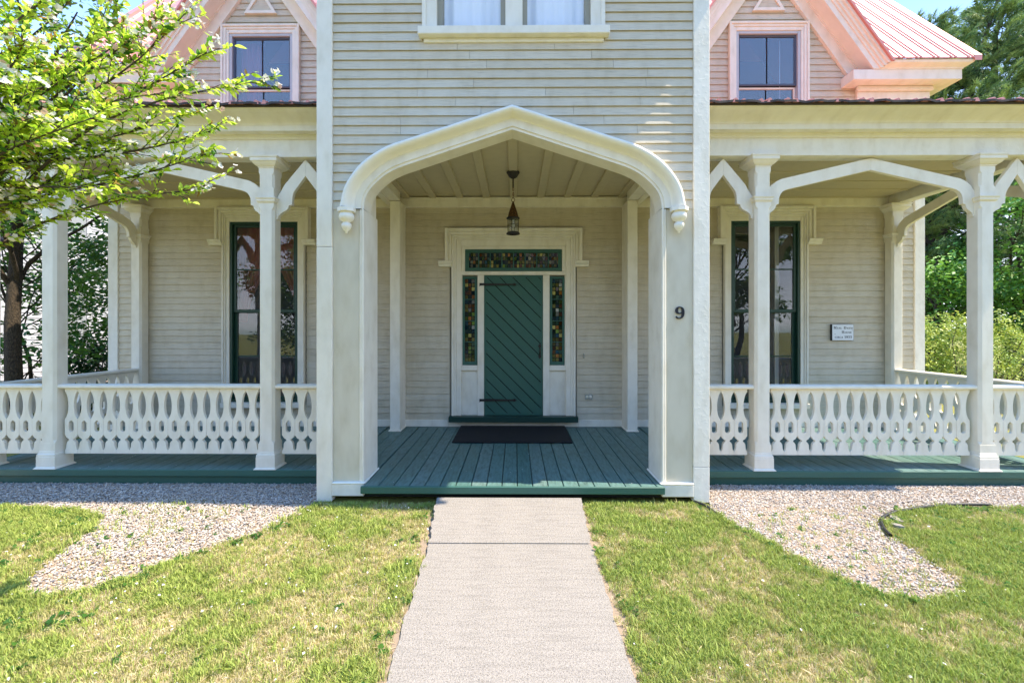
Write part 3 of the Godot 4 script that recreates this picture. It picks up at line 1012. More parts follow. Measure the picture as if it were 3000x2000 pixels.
func make_baluster() -> ArrayMesh:
	# half outline from the centre out: [height, outer half width, inner half width of the hole]
	var hw := 0.0692
	var rows := [[0.976, hw, 0.0], [0.9485, hw, 0.0], [0.935, hw - 0.010, 0.0], [0.91, hw - 0.022, 0.0], [0.87, hw - 0.033, 0.0], [0.83, hw - 0.039, 0.0], [0.79, hw - 0.041, 0.0], [0.75, hw - 0.039, 0.0], [0.71, hw - 0.033, 0.0], [0.675, hw - 0.020, 0.0], [0.655, hw - 0.009, 0.0], [0.645, hw, 0.0], [0.633, hw, 0.0], [0.616, hw, 0.020], [0.606, hw, 0.027], [0.530, hw, 0.028], [0.513, hw, 0.020], [0.5055, hw, 0.0], [0.4726, hw, 0.0], [0.463, hw - 0.010, 0.0], [0.445, hw - 0.020, 0.0], [0.43, hw - 0.044, 0.0], [0.423, hw - 0.046, 0.0], [0.414, hw - 0.046, 0.0], [0.405, hw - 0.032, 0.0], [0.385, hw - 0.021, 0.0], [0.335, hw - 0.016, 0.0], [0.318, hw - 0.010, 0.0], [0.310, hw, 0.0], [0.272, hw, 0.0]]
	var s := begin()
	var t := 0.016
	for i in rows.size() - 1:
		var a: Array = rows[i]
		var b: Array = rows[i + 1]
		for sd: int in [-1, 1]:
			for z in [-t, t]:
				quad(s, Vector3(sd * a[2], a[0], z), Vector3(sd * a[1], a[0], z), Vector3(sd * b[1], b[0], z), Vector3(sd * b[2], b[0], z))
			quad(s, Vector3(sd * a[1], a[0], -t), Vector3(sd * a[1], a[0], t), Vector3(sd * b[1], b[0], t), Vector3(sd * b[1], b[0], -t))
			if a[2] + b[2] > 0:
				quad(s, Vector3(sd * a[2], a[0], t), Vector3(sd * a[2], a[0], -t), Vector3(sd * b[2], b[0], -t), Vector3(sd * b[2], b[0], t))
	return done(s)


func square_stack(rows: Array) -> ArrayMesh:     # rows: [height, half width]; a square moulding stacked up
	var s := begin()
	for i in rows.size() - 1:
		var a: Array = rows[i]
		var b: Array = rows[i + 1]
		var c := [Vector2(-1, 1), Vector2(1, 1), Vector2(1, -1), Vector2(-1, -1)]
		for k in 4:
			var p: Vector2 = c[k]
			var q: Vector2 = c[(k + 1) % 4]
			quad(s, Vector3(p.x * a[1], a[0], p.y * a[1]), Vector3(p.x * b[1], b[0], p.y * b[1]), Vector3(q.x * b[1], b[0], q.y * b[1]), Vector3(q.x * a[1], a[0], q.y * a[1]))
	var l: Array = rows[-1]
	quad(s, Vector3(-l[1], l[0], l[1]), Vector3(-l[1], l[0], -l[1]), Vector3(l[1], l[0], -l[1]), Vector3(l[1], l[0], l[1]))
	var f: Array = rows[0]
	quad(s, Vector3(-f[1], f[0], -f[1]), Vector3(-f[1], f[0], f[1]), Vector3(f[1], f[0], f[1]), Vector3(f[1], f[0], -f[1]))
	return done(s)


func porch_post(x: float, z: float) -> void:
	if post_meshes.is_empty():
		var s := begin()
		var w := 0.081
		var oct := func(y: float, c: float) -> Array:
			var q := []
			for p in [[-w + c, w], [w - c, w], [w, w - c], [w, -w + c], [w - c, -w], [-w + c, -w], [-w, -w + c], [-w, w - c]]: q.append(Vector3(p[0], y, p[1]))
			return q
		var rows := [[0.30, 0.002], [0.40, 0.002], [0.43, 0.024], [2.90, 0.024], [2.93, 0.002], [3.04, 0.002], [3.12, 0.002], [3.145, 0.02], [3.27, 0.02], [3.295, 0.002], [3.40, 0.002]]
		for i in rows.size() - 1:
			var a: Array = oct.call(rows[i][0], rows[i][1])
			var b: Array = oct.call(rows[i + 1][0], rows[i + 1][1])
			for k in 8: quad(s, a[k], b[k], b[(k + 1) % 8], a[(k + 1) % 8])
		post_meshes.shaft = done(s)
		post_meshes.base = square_stack([[0.13, 0.118], [0.135, 0.118], [0.15, 0.104], [0.152, 0.102], [0.255, 0.102], [0.258, 0.098], [0.268, 0.10], [0.283, 0.098], [0.292, 0.090], [0.312, 0.087], [0.315, 0.0835], [0.398, 0.0835], [0.401, 0.07]])
		post_meshes.ring = square_stack([[2.972, 0.075], [2.975, 0.087], [2.99, 0.098], [3.005, 0.098], [3.02, 0.108], [3.028, 0.108], [3.034, 0.075]])
		post_meshes.capital = square_stack([[3.345, 0.075], [3.348, 0.088], [3.358, 0.088], [3.362, 0.10], [3.38, 0.118], [3.40, 0.132], [3.405, 0.142], [3.44, 0.142], [3.443, 0.15], [3.46, 0.15]])
	var p := put(house, "post", post_meshes.shaft, M.trim, Vector3(x, 0, z))
	put(p, "base", post_meshes.base, M.trim, Vector3(x, 0, z))
	put(p, "ring", post_meshes.ring, M.trim, Vector3(x, 0, z))
	put(p, "capital", post_meshes.capital, M.trim, Vector3(x, 0, z))


func half_arch(big: bool, half: float) -> Array:
	var q := []
	if big:
		q = [Vector2(0.0, 3.095), Vector2(0.011, 3.115), Vector2(0.03, 3.150), Vector2(0.064, 3.184), Vector2(0.10, 3.209), Vector2(0.145, 3.231), Vector2(half, 3.453), Vector2(half, 3.326), Vector2(0.216, 3.123), Vector2(0.185, 3.112), Vector2(0.158, 3.095), Vector2(0.137, 3.068), Vector2(0.124, 3.035), Vector2(0.12, 3.00), Vector2(0.12, 2.964), Vector2(0.092, 2.957), Vector2(0.086, 2.93), Vector2(0.072, 2.905), Vector2(0.045, 2.884), Vector2(0.020, 2.862), Vector2(0.010, 2.824), Vector2(0.0, 2.824)]
	else:
		q = [Vector2(0.0, 3.035), Vector2(0.02, 3.07), Vector2(0.042, 3.105), Vector2(0.083, 3.18), Vector2(half, 3.453), Vector2(half, 3.276), Vector2(0.197, 3.123), Vector2(0.180, 3.09), Vector2(0.170, 3.05), Vector2(0.165, 2.967), Vector2(0.132, 2.959), Vector2(0.124, 2.93), Vector2(0.105, 2.908), Vector2(0.07, 2.89), Vector2(0.038, 2.868), Vector2(0.017, 2.84), Vector2(0.014, 2.811), Vector2(0.0, 2.811)]
	return q


func arch_between(a: Vector3, b: Vector3, big: bool) -> void:
	# two halves that meet at the crown, each springing from a post face
	var dir := (b - a).normalized()
	var half := a.distance_to(b) / 2
	var across := Vector3(-dir.z, 0, dir.x) * 0.044
	var s := begin()
	extrude(s, PackedVector2Array(half_arch(big, half - 0.0008)), a - across / 2, dir, Vector3.UP, across)
	extrude(s, PackedVector2Array(half_arch(big, half - 0.0008)), b - across / 2, -dir, Vector3.UP, across)
	put(house, "arch", done(s), M.trim)


func railing(a: Vector3, b: Vector3, pitch := 0.1412) -> void:
	var dir := (b - a).normalized()
	var l := a.distance_to(b)
	var turn := atan2(-dir.z, dir.x)
	var across := Vector3(-dir.z, 0, dir.x)
	if baluster_mesh == null: baluster_mesh = make_baluster()
	var s := begin()
	var sweep := func(pts: Array) -> void:
		extrude(s, PackedVector2Array(pts), a, across, Vector3.UP, dir * l)
	sweep.call([Vector2(-0.05, 0.985), Vector2(-0.056, 0.992), Vector2(-0.056, 1.012), Vector2(-0.046, 1.022), Vector2(0.0, 1.030), Vector2(0.046, 1.022), Vector2(0.056, 1.012), Vector2(0.056, 0.992), Vector2(0.05, 0.985), Vector2(0.02, 0.975), Vector2(-0.02, 0.975)])
	var r := put(house, "railing", done(s), M.trim)
	s = begin()
	sweep.call([Vector2(-0.04, 0.17), Vector2(-0.044, 0.175), Vector2(-0.044, 0.262), Vector2(-0.03, 0.273), Vector2(0.03, 0.273), Vector2(0.044, 0.262), Vector2(0.044, 0.175), Vector2(0.04, 0.17)])
	put(r, "bottom_rail", done(s), M.trim)
	var n := int(floor(l / pitch + 0.12))
	for i in n:
		var o := put(r, "baluster", baluster_mesh, M.trim, a + dir * (l / 2 + (i - (n - 1) / 2.0) * minf(pitch, l / n)))
		o.rotation.y = turn + rng.randf_range(-0.012, 0.012)
		if pitch < 0.14: o.scale.x = pitch / 0.1412


func porch_wing(sd: int) -> void:
	var px := [2.645, 5.005, 5.76]
	for x in px: porch_post(CX + 0.01 + sd * x, Z_POST)
	porch_post(CX + 0.01 + sd * 5.665, -6.665)
	var f := func(x: float, z: float) -> Vector3: return Vector3(CX + 0.01 + sd * x, 0, z)
	var h := 0.081
	arch_between(f.call(1.94, Z_POST), f.call(2.645 - h, Z_POST), false)
	arch_between(f.call(2.645 + h, Z_POST), f.call(5.005 - h, Z_POST), true)
	arch_between(f.call(5.005 + h, Z_POST), f.call(5.76 - h, Z_POST), false)
	arch_between(f.call(5.76, Z_POST - h), f.call(5.665, -6.665 + h), true)
	railing(f.call(1.895, Z_POST), f.call(2.645 - h, Z_POST))
	railing(f.call(2.645 + h, Z_POST), f.call(5.005 - h, Z_POST))
	railing(f.call(5.005 + h, Z_POST), f.call(5.76 - h, Z_POST))
	railing(f.call(5.76, Z_POST - h), f.call(5.665, -6.665 + h), 0.1395)
	# beam and cornice along the front, mitred round the corner: swept as outlines
	var x0: float = CX + sd * 1.89
	var xb: float = CX + sd * 5.79
	var run := func(called: String, pts: Array, m: Material) -> void:     # pts: (outward from the beam face, height)
		# the front run and the side run, joined on the diagonal
		var s := begin()
		var c := PackedVector2Array(pts)
		var rows := [[], [], []]
		for p in c:
			rows[0].append(Vector3(x0, p.y, -4.72 + p.x))
			rows[1].append(Vector3(xb + sd * p.x, p.y, -4.72 + p.x))
			rows[2].append(Vector3(xb + sd * p.x, p.y, -6.76))
		for k in 2:
			for i in c.size():
				var j := (i + 1) % c.size()
				quad(s, rows[k][i], rows[k][j], rows[k + 1][j], rows[k + 1][i])
		put(house, called, done(s), m)
	run.call("porch_beam", [Vector2(0, 3.462), Vector2(0, 3.645), Vector2(-0.16, 3.645), Vector2(-0.16, 3.462)], M.trim_old)
	run.call("bed_moulding", [Vector2(0.0, 3.645), Vector2(0.012, 3.645), Vector2(0.016, 3.66), Vector2(0.028, 3.672), Vector2(0.03, 3.690), Vector2(0.0, 3.690)], M.trim)
	run.call("porch_fascia", [Vector2(-0.1, 3.690), Vector2(0.118, 3.690), Vector2(0.118, 3.745), Vector2(-0.1, 3.745)], M.trim_old)
	run.call("crown_moulding", [Vector2(0.0, 3.745), Vector2(0.125, 3.745), Vector2(0.128, 3.757), Vector2(0.145, 3.772), Vector2(0.180, 3.790), Vector2(0.225, 3.806), Vector2(0.26, 3.818), Vector2(0.288, 3.832), Vector2(0.297, 3.845), Vector2(0.0, 3.852)], M.trim)
	# drip boards along the crown's top
	run.call("roof_drip", [Vector2(-0.05, 3.852), Vector2(0.296, 3.845), Vector2(0.322, 3.846), Vector2(0.325, 3.860), Vector2(-0.05, 3.872)], M.roof_edge)
	# low porch roof of red metal, with crimps that show as bumps along the edge
	var s := begin()
	var ex: float = CX + sd * (5.79 + 0.335)
	var top_y := 4.42
	quad(s, Vector3(x0, 3.866, -4.385), Vector3(x0, top_y, -6.75), Vector3(CX + sd * 4.0, top_y, -6.75), Vector3(ex, 3.866, -4.385))
	tri(s, Vector3(ex, 3.866, -4.385), Vector3(CX + sd * 4.0, top_y, -6.75), Vector3(ex, 3.873, -6.75))
	var roof := put(house, "porch_roof", done(s), M.roof_metal)
	var k := 0
	var x := x0 + sd * 0.06
	while absf(x) < absf(ex) - 0.05:
		var back := 1.0
		if absf(x - CX) > 4.0: back = clampf((absf(ex - CX) - absf(x - CX)) / (absf(ex - CX) - 4.0), 0.02, 1.0)
		s = begin()
		var dirv := Vector3(0, (top_y - 3.873) * back, -2.33 * back)
		var wv := rng.randf_range(0.8, 1.25)
		extrude(s, PackedVector2Array([Vector2(-0.026 * wv, -0.012), Vector2(-0.012, 0.02 * wv), Vector2(0.0, 0.026 * wv), Vector2(0.012, 0.02 * wv), Vector2(0.026 * wv, -0.012)]), Vector3(x, 3.866, -4.372), Vector3.RIGHT, Vector3.UP, dirv)
		put(roof, "roof_rib", done(s), M.roof_metal)
		x += sd * (0.085 if k % 2 == 0 else 0.165) * rng.randf_range(0.92, 1.08)
		k += 1
	# ragged lip of the metal
	s = begin()
	var n := 60
	for i in n:
		var g := func(j: int, up: float) -> Vector3:
			var xx := lerpf(x0, ex, float(j) / n)
			return Vector3(xx, 3.860 + up + 0.006 * sin(j * 2.1) + 0.004 * sin(j * 5.3), -4.368 + 0.006 * sin(j * 1.3))
		quad(s, g.call(i, -0.010), g.call(i, 0.012), g.call(i + 1, 0.012), g.call(i + 1, -0.010))
		quad(s, g.call(i, 0.012), g.call(i, 0.012) + Vector3(0, 0.006, -0.06), g.call(i + 1, 0.012) + Vector3(0, 0.006, -0.06), g.call(i + 1, 0.012))
	put(roof, "roof_lip", done(s), M.roof_edge)
	# ceiling of long boards with battens
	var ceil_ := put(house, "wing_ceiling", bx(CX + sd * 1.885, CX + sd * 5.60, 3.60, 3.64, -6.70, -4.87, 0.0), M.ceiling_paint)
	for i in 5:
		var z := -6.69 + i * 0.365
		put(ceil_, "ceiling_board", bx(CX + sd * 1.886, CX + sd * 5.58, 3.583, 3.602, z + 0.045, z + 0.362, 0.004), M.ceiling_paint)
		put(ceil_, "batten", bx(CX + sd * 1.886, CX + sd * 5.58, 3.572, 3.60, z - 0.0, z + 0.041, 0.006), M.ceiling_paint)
	put(house, "beam", bx(CX + sd * 1.886, CX + sd * 1.80, 3.46, 3.617, -6.74, -4.73, 0.004), M.trim)


func upper_storey() -> void:
	var slope := 1.393
	var half := func(y: float) -> float: return 0.32 + (6.61 - y) / slope
	var apex := 6.61 + 0.32 * slope
	for sd: int in [1, -1]:
		var xc: float = 3.82 if sd > 0 else mirror(3.82)
		# wall of the gable with its window opening
		var pts := [Vector2(xc - 0.51, 4.3), Vector2(xc - 0.51, 6.10), Vector2(xc + 0.51, 6.10), Vector2(xc + 0.51, 4.3), Vector2(xc + 1.42, 4.3), Vector2(xc + 1.42, 5.1), Vector2(xc, apex + 0.1), Vector2(xc - 1.42, 5.1), Vector2(xc - 1.42, 4.3)]
		var wall := put(house, "gable_wall", poly_z(pts, -6.90, -6.76), M.sheathing)
		var e := 0.0978
		var mesh := board_mesh(e)
		for i in 22:
			var y := 4.92 + i * e
			var hh: float = half.call(y) + 0.05
			if hh < 0.06: break
			hh = minf(hh, 1.36)
			if y < 6.17:
				courses(wall, mesh, y, xc - hh, xc - 0.6, -6.755)
				courses(wall, mesh, y, xc + 0.6, xc + hh, -6.755)
			else:
				courses(wall, mesh, y, xc - hh, xc + hh, -6.755)
		# window
		var s := begin()
		var layer := func(hf: float, inner: float, top: float, y_in: float, z: float) -> void:
			box(s, xc - hf, xc - inner, 4.5, top, -6.75, z, 0.005)
			box(s, xc + inner, xc + hf, 4.5, top, -6.75, z, 0.005)
			box(s, xc - inner, xc + inner, y_in, top, -6.75, z, 0.005)
		layer.call(0.60, 0.565, 6.235, 6.20, -6.685)
		layer.call(0.565, 0.525, 6.20, 6.165, -6.70)
		layer.call(0.525, 0.485, 6.165, 6.11, -6.712)
		var w := put(house, "gable_window", done(s), M.trim)
		put(w, "storm_frame", frame_mesh(xc - 0.485, xc + 0.485, 4.55, 6.11, 0.042, -6.80, -6.725), M.sash_blue)
		for j in 2:
			var y0: float = [4.59, 5.30][j]
			var y1: float = [5.29, 6.068][j]
			var z: float = [-6.80, -6.77][j]
			var sash := put(w, "sash", frame_mesh(xc - 0.443, xc + 0.443, y0, y1, 0.03, z - 0.018, z + 0.012), M.sash_dark if j == 1 else M.trim)
			put(sash, "muntin", bx(xc - 0.010, xc + 0.010, y0 + 0.03, y1 - 0.03, z - 0.045, z - 0.025, 0.002), M.sign_black)
			for q: int in [-1, 1]:
				var g := BoxMesh.new()
				g.size = Vector3(0.40, y1 - y0 - 0.06, 0.004)
				put(sash, "pane", g, M.glass_high, Vector3(xc + q * 0.2115, (y0 + y1) / 2, z - 0.006))
		if sd < 0:
			put(w, "curtain", curtain_mesh(xc - 0.42, xc - 0.12, 4.6, 6.1, -6.95, 0.02, 0.09), M.curtain_pink)
		else:
			put(w, "curtain", curtain_mesh(xc + 0.29, xc + 0.31, 4.6, 6.1, -6.95, 0.004, 0.08), M.curtain_white)
		# three-cornered vent
		var vent := put(house, "gable_vent", poly_z([Vector2(xc - 0.19, 6.44), Vector2(xc + 0.19, 6.44), Vector2(xc, 6.76)], -6.75, -6.722), M.siding)
		var A := Vector2(xc - 0.245, 6.405)
		var B := Vector2(xc + 0.245, 6.405)
		var T := Vector2(xc, 6.805)
		put(vent, "vent_frame", poly_z([A, B, B + Vector2(-0.05, 0.042), A + Vector2(0.05, 0.042)], -6.75, -6.70), M.trim)
		put(vent, "vent_frame", poly_z([A, A + Vector2(0.062, 0.024), T + Vector2(0, -0.09), T], -6.75, -6.702), M.trim)
		put(vent, "vent_frame", poly_z([B, T, T + Vector2(0, -0.09), B + Vector2(-0.062, 0.024)], -6.75, -6.702), M.trim)
		# rakes: frieze board, soffit with fascia, crown and roof edge, clipped above the cornice return
		for q: int in [-1, 1]:
			var low := 5.39
			var strip := func(a: float, b: float, z0: float, z1: float, called: String, m: Material, foot: float) -> void:
				var f := func(h: float, y: float) -> Vector2: return Vector2(xc + q * (half.call(y) + h), y)
				put(house, called, poly_z([f.call(a, foot), f.call(b, foot), Vector2(xc, apex + b * slope), Vector2(xc, apex + a * slope)], z0, z1), m)
			strip.call(0.0, 0.19, -6.76, -6.695, "rake_frieze", M.trim, low)
			strip.call(0.175, 0.205, -6.70, -6.675, "rake_bead", M.trim, low)
			strip.call(0.19, 0.30, -6.76, -6.48, "rake_soffit", M.trim, low)
			strip.call(0.285, 0.335, -6.60, -6.46, "rake_moulding", M.trim, low + 0.01)
			strip.call(0.33, 0.385, -6.60, -6.435, "rake_moulding", M.trim, low + 0.03)
			strip.call(0.38, 0.425, -6.60, -6.405, "rake_moulding", M.trim, low + 0.05)
			strip.call(0.42, 0.455, -8.3, -6.37, "gable_roof", M.roof_metal, low + 0.06)
			# crimps of the gable roof
			var rr := 0.0
			# cornice return at the outer foot of the gable
			if q != sd: continue
			var X := func(v: float) -> float: return v if sd > 0 else mirror(v)
			put(house, "corner_frieze", bx(X.call(5.137), X.call(6.218), 4.3, 5.242, -6.76, -6.70), M.trim)
			put(house, "cornice_bed", bx(X.call(5.11), X.call(6.245), 5.17, 5.243, -6.70, -6.655, 0.015), M.trim)
			put(house, "cornice_return", bx(X.call(4.92), X.call(6.49), 5.242, 5.386, -6.76, -6.49), M.trim)
			put(house, "cornice_shelf", bx(X.call(4.93), X.call(5.40), 5.386, 5.396, -6.75, -6.50, 0.003), M.roof_metal)
			s = begin()
			var prof := [Vector2(0.0, 5.386), Vector2(0.01, 5.388), Vector2(0.012, 5.402), Vector2(0.03, 5.412), Vector2(0.06, 5.425), Vector2(0.085, 5.44), Vector2(0.095, 5.462), Vector2(0.095, 5.475), Vector2(-0.1, 5.475), Vector2(-0.1, 5.386)]
			var rows := [[], [], []]
			for p in prof:
				rows[0].append(Vector3(X.call(5.30 + p.x), p.y, -6.49 + p.x))
				rows[1].append(Vector3(X.call(6.49 + p.x), p.y, -6.49 + p.x))
				rows[2].append(Vector3(X.call(6.49 + p.x), p.y, -12.6))
			for a in 2:
				for i in prof.size():
					var j := (i + 1) % prof.size()
					quad(s, rows[a][i], rows[a][j], rows[a + 1][j], rows[a + 1][i])
			put(house, "eave_crown", done(s), M.trim)
			put(house, "side_soffit", bx(X.call(6.17), X.call(6.49), 5.243, 5.385, -12.6, -6.762), M.trim)
	# main roof: front slope notched by the two gables, back slope, and standing ribs
	var pitch := 1.25
	var ey := 5.475
	var ez := 6.38
	var s2 := begin()
	var xr := 6.60
	var xl := mirror(6.60)
	var out := PackedVector2Array([Vector2(xl, ez), Vector2(mirror(5.42), ez), Vector2(mirror(3.82), 8.22), Vector2(mirror(2.22), ez), Vector2(2.22, ez), Vector2(3.82, 8.22), Vector2(5.42, ez), Vector2(xr, ez), Vector2(xr, 9.5), Vector2(xl, 9.5)])
	extrude(s2, out, Vector3(0, ey - ez * pitch, 0), Vector3.RIGHT, Vector3(0, pitch, -1), Vector3(0, 0.022, 0))
	box(s2, xl, xr, ey - 0.03, ey, -12.64, -12.6)
	quad(s2, Vector3(xl, ey + 3.12 * pitch, -9.5), Vector3(xr, ey + 3.12 * pitch, -9.5), Vector3(xr, ey, -12.7), Vector3(xl, ey, -12.7))
	for x in [xl + 0.56, xr - 0.56]:
		tri(s2, Vector3(x, ey - 0.2, -6.93), Vector3(x, ey + 3.1 * pitch, -9.5), Vector3(x, ey - 0.2, -12.4))
	var roof := put(house, "main_roof", done(s2), M.roof_metal)
	var k := -27
	while k <= 27:
		for off in [-0.032, 0.032]:
			var x: float = xr - 0.10 - (27 - k) * 0.245 + off
			if x < xl + 0.02: continue
			var z0 := ez - 0.01
			for xc in [3.82, mirror(3.82)]:
				var u := absf(x - xc) / 1.6
				if u < 1.0: z0 = maxf(z0, 8.22 - u * 1.84 + 0.05)
			var s3 := begin()
			extrude(s3, PackedVector2Array([Vector2(-0.016, 0.0), Vector2(-0.007, 0.026), Vector2(0.007, 0.026), Vector2(0.016, 0.0)]), Vector3(x, ey + (z0 - ez) * pitch + 0.02, -z0), Vector3.RIGHT, Vector3.UP, Vector3(0, (9.5 - z0) * pitch, z0 - 9.5))
			put(roof, "roof_rib", done(s3), M.roof_metal)
		k += 1
	for sd: int in [-1, 1]:
		var xe: float = xr if sd > 0 else xl
		var s4 := begin()
		extrude(s4, PackedVector2Array([Vector2(-0.05, -0.03), Vector2(0.05, -0.03), Vector2(0.055, 0.045), Vector2(-0.055, 0.045)]), Vector3(xe, ey, -ez + 0.01), Vector3.RIGHT, Vector3.UP, Vector3(0, 3.12 * pitch, -3.13))
		put(roof, "rake_cap", done(s4), M.roof_metal)


# ---------------------------------------------------------------- things on and by the house
func text_mesh(t: String, cap: float, bold: bool, depth := 0.003) -> TextMesh:
	var f := SystemFont.new()
	f.font_names = PackedStringArray(["Droid Serif"])
	f.font_weight = 700 if bold else 400
	var m := TextMesh.new()
	m.font = f
	m.text = t
	m.font_size = 64
	m.pixel_size = cap / (64.0 * 0.714)
	m.depth = depth
	m.curve_step = 2.0
	return m


func small_things() -> void:
	# lantern
	var at := Vector3(CX, 3.592, -5.58)
	var l := thing("lantern", at, "rusty metal lantern with cone top hanging on a chain above the green door", "lantern")
	var s := begin(true)
	lathe(s, [Vector2(0.0, 0.0), Vector2(0.082, -0.002), Vector2(0.084, -0.012), Vector2(0.07, -0.03), Vector2(0.052, -0.06), Vector2(0.03, -0.078), Vector2(0.012, -0.085), Vector2(0.0, -0.086)], at, 28)
	put(l, "canopy", done(s), M.iron)
	s = begin(true)
	tube(s, [at + Vector3(0, -0.08, 0), at + Vector3(0, -0.20, 0)], [0.009, 0.009], 8)
	put(l, "rod", done(s), M.iron)
	for k in 4:
		var c := at + Vector3(0, -0.215 - k * 0.032, 0)
		var pts := []
		var rad := []
		for j in 13:
			var a := TAU * j / 12
			var side := Vector3(cos(a) * 0.009, sin(a) * 0.021, 0) if k % 2 == 0 else Vector3(0, sin(a) * 0.021, cos(a) * 0.009)
			pts.append(c + side)
			rad.append(0.0032)
		s = begin(true)
		tube(s, pts, rad, 6)
		put(l, "chain_link", done(s), M.rusty)
	var pts2 := []
	var rad2 := []
	for j in 15:
		var a := TAU * j / 14
		pts2.append(at + Vector3(cos(a) * 0.021, -0.352 + sin(a) * 0.026, 0))
		rad2.append(0.004)
	s = begin(true)
	tube(s, pts2, rad2, 6)
	put(l, "loop", done(s), M.rusty)
	s = begin(true)
	lathe(s, [Vector2(0.006, -0.37), Vector2(0.012, -0.385), Vector2(0.036, -0.455), Vector2(0.056, -0.515), Vector2(0.066, -0.56), Vector2(0.074, -0.578)], at, 26)
	put(l, "hood", done(s), M.copper)
	s = begin(true)
	lathe(s, [Vector2(0.06, -0.575), Vector2(0.083, -0.576), Vector2(0.085, -0.587), Vector2(0.072, -0.593), Vector2(0.06, -0.592)], at, 28)
	put(l, "rim", done(s), M.iron)
	s = begin(true)
	lathe(s, [Vector2(0.066, -0.59), Vector2(0.066, -0.758)], at, 28)
	put(l, "glass", done(s), M.lamp_glass)
	s = begin(true)
	lathe(s, [Vector2(0.052, -0.757), Vector2(0.07, -0.755), Vector2(0.085, -0.77), Vector2(0.085, -0.782), Vector2(0.056, -0.784), Vector2(0.052, -0.757)], at, 28)
	put(l, "bottom_ring", done(s), M.iron)
	for k in 4:
		var a := TAU * k / 4 + 0.25 + PI / 2
		var o := at + Vector3(cos(a) * 0.069, 0, sin(a) * 0.069)
		s = begin(true)
		tube(s, [o + Vector3(0, -0.585, 0), o + Vector3(0, -0.765, 0)], [0.004, 0.004], 6)
		put(l, "bar", done(s), M.iron)
	var ring := []
	var rr := []
	for j in 25:
		ring.append(at + Vector3(cos(TAU * j / 24) * 0.069, -0.668, sin(TAU * j / 24) * 0.069))
		rr.append(0.0035)
	s = begin(true)
	tube(s, ring, rr, 6)
	put(l, "hoop", done(s), M.iron)
	s = begin(true)
	lathe(s, [Vector2(0.0, -0.60), Vector2(0.014, -0.605), Vector2(0.014, -0.64), Vector2(0.024, -0.66), Vector2(0.024, -0.685), Vector2(0.0, -0.70)], at, 14)
	put(l, "bulb", done(s), M.trim)
	# door mat
	s = begin()
	box(s, -0.83, 0.745, Y_FLOOR + 0.0035, Y_FLOOR + 0.02, -6.715, -5.765, 0.006)
	var matt := put(self, "door_mat", done(s), M.mat_fibre)
	tag(matt, "wide black door mat on the green porch boards before the door", "door mat")
	# house number
	var num := put(self, "house_number", text_mesh("9", 0.114, true, 0.014), M.sign_black, Vector3(1.588, 1.783, -4.292))
	num.scale = Vector3(1.12, 1.0, 1.0)
	tag(num, "black house number 9 on the pier right of the arch", "house number")
	# plaque
	var pc := Vector3(4.925, 1.558, -6.72)
	var pl := thing("plaque", pc, "white plaque with black lettering and edge on the right porch wall", "plaque")
	put(pl, "backing", bx(4.757, 5.087, 1.437, 1.682, -6.742, -6.708, 0.002), M.sign_black)
	put(pl, "face", bx(4.766, 5.082, 1.442, 1.677, -6.710, -6.705, 0.001), M.sign_white)
	# [text, height of the capitals, width, centre]
	var words := [["M", 0.037, 0.047, 4.807, 1.630], ["IAL", 0.026, 0.072, 4.873, 1.625], ["D", 0.037, 0.040, 4.955, 1.629], ["AVIS", 0.026, 0.090, 5.026, 1.624], ["H", 0.037, 0.040, 4.924, 1.564], ["OUSE", 0.026, 0.104, 5.001, 1.559], ["CIRCA", 0.026, 0.124, 4.864, 1.487], ["1855", 0.036, 0.112, 5.001, 1.492]]
	for w in words:
		var tm := text_mesh(w[0], w[1], true, 0.001)
		var t := put(pl, "lettering", tm, M.sign_black, Vector3(w[3], w[4], -6.7046))
		var wide := tm.get_aabb().size.x
		if wide > 0.001: t.scale = Vector3(w[2] / wide, 1, 1)
	for q in [[5.063, 1.592], [4.806, 1.534]]:
		s = begin(true)
		lathe(s, [Vector2(0.0, 0.002), Vector2(0.004, 0.001), Vector2(0.005, 0.0)], Vector3.ZERO, 10)
		var sc := put(pl, "screw", done(s), M.iron, Vector3(q[0], q[1], -6.7045))
		sc.rotation.x = PI / 2
	# plastic edging round the gravel, with two flat stones behind it
	var ed := [Vector2(3.06, 3.64), Vector2(3.09, 3.74), Vector2(3.15, 3.84), Vector2(3.22, 3.93), Vector2(3.31, 3.99), Vector2(3.45, 4.05), Vector2(3.73, 4.11), Vector2(3.9, 4.15), Vector2(4.02, 4.19), Vector2(4.18, 4.18), Vector2(4.35, 4.165), Vector2(4.42, 4.16)]
	var ep := []
	var er := []
	for p in ed:
		ep.append(Vector3(p.x, ground_y(p.x, -p.y) + 0.018 + 0.006 * sin(p.x * 9.0), -p.y))
		er.append(0.014)
	s = begin(true)
	tube(s, ep, er, 8)
	var hose := put(self, "lawn_edging", done(s), M.edging_plastic)
	tag(hose, "black plastic edging bent round the lawn corner beside the right gravel", "edging")
	s = begin(true)
	tube(s, [Vector3(1.70, -0.01, -4.24), Vector3(1.78, -0.02, -4.16), Vector3(1.80, -0.03, -4.05), Vector3(1.85, -0.05, -3.95)], [0.012, 0.013, 0.013, 0.008], 8)
	var hose2 := put(self, "lawn_edging", done(s), M.edging_plastic)
	tag(hose2, "short end of black plastic edging at foot of the right corner board", "edging")
	var stones := [[3.36, 3.93, 0.075, 0.03, "pale round stone inside the bend of the black edging"], [3.25, 3.80, 0.05, 0.04, "white pointed stone in front of the pale round one by the edging"]]
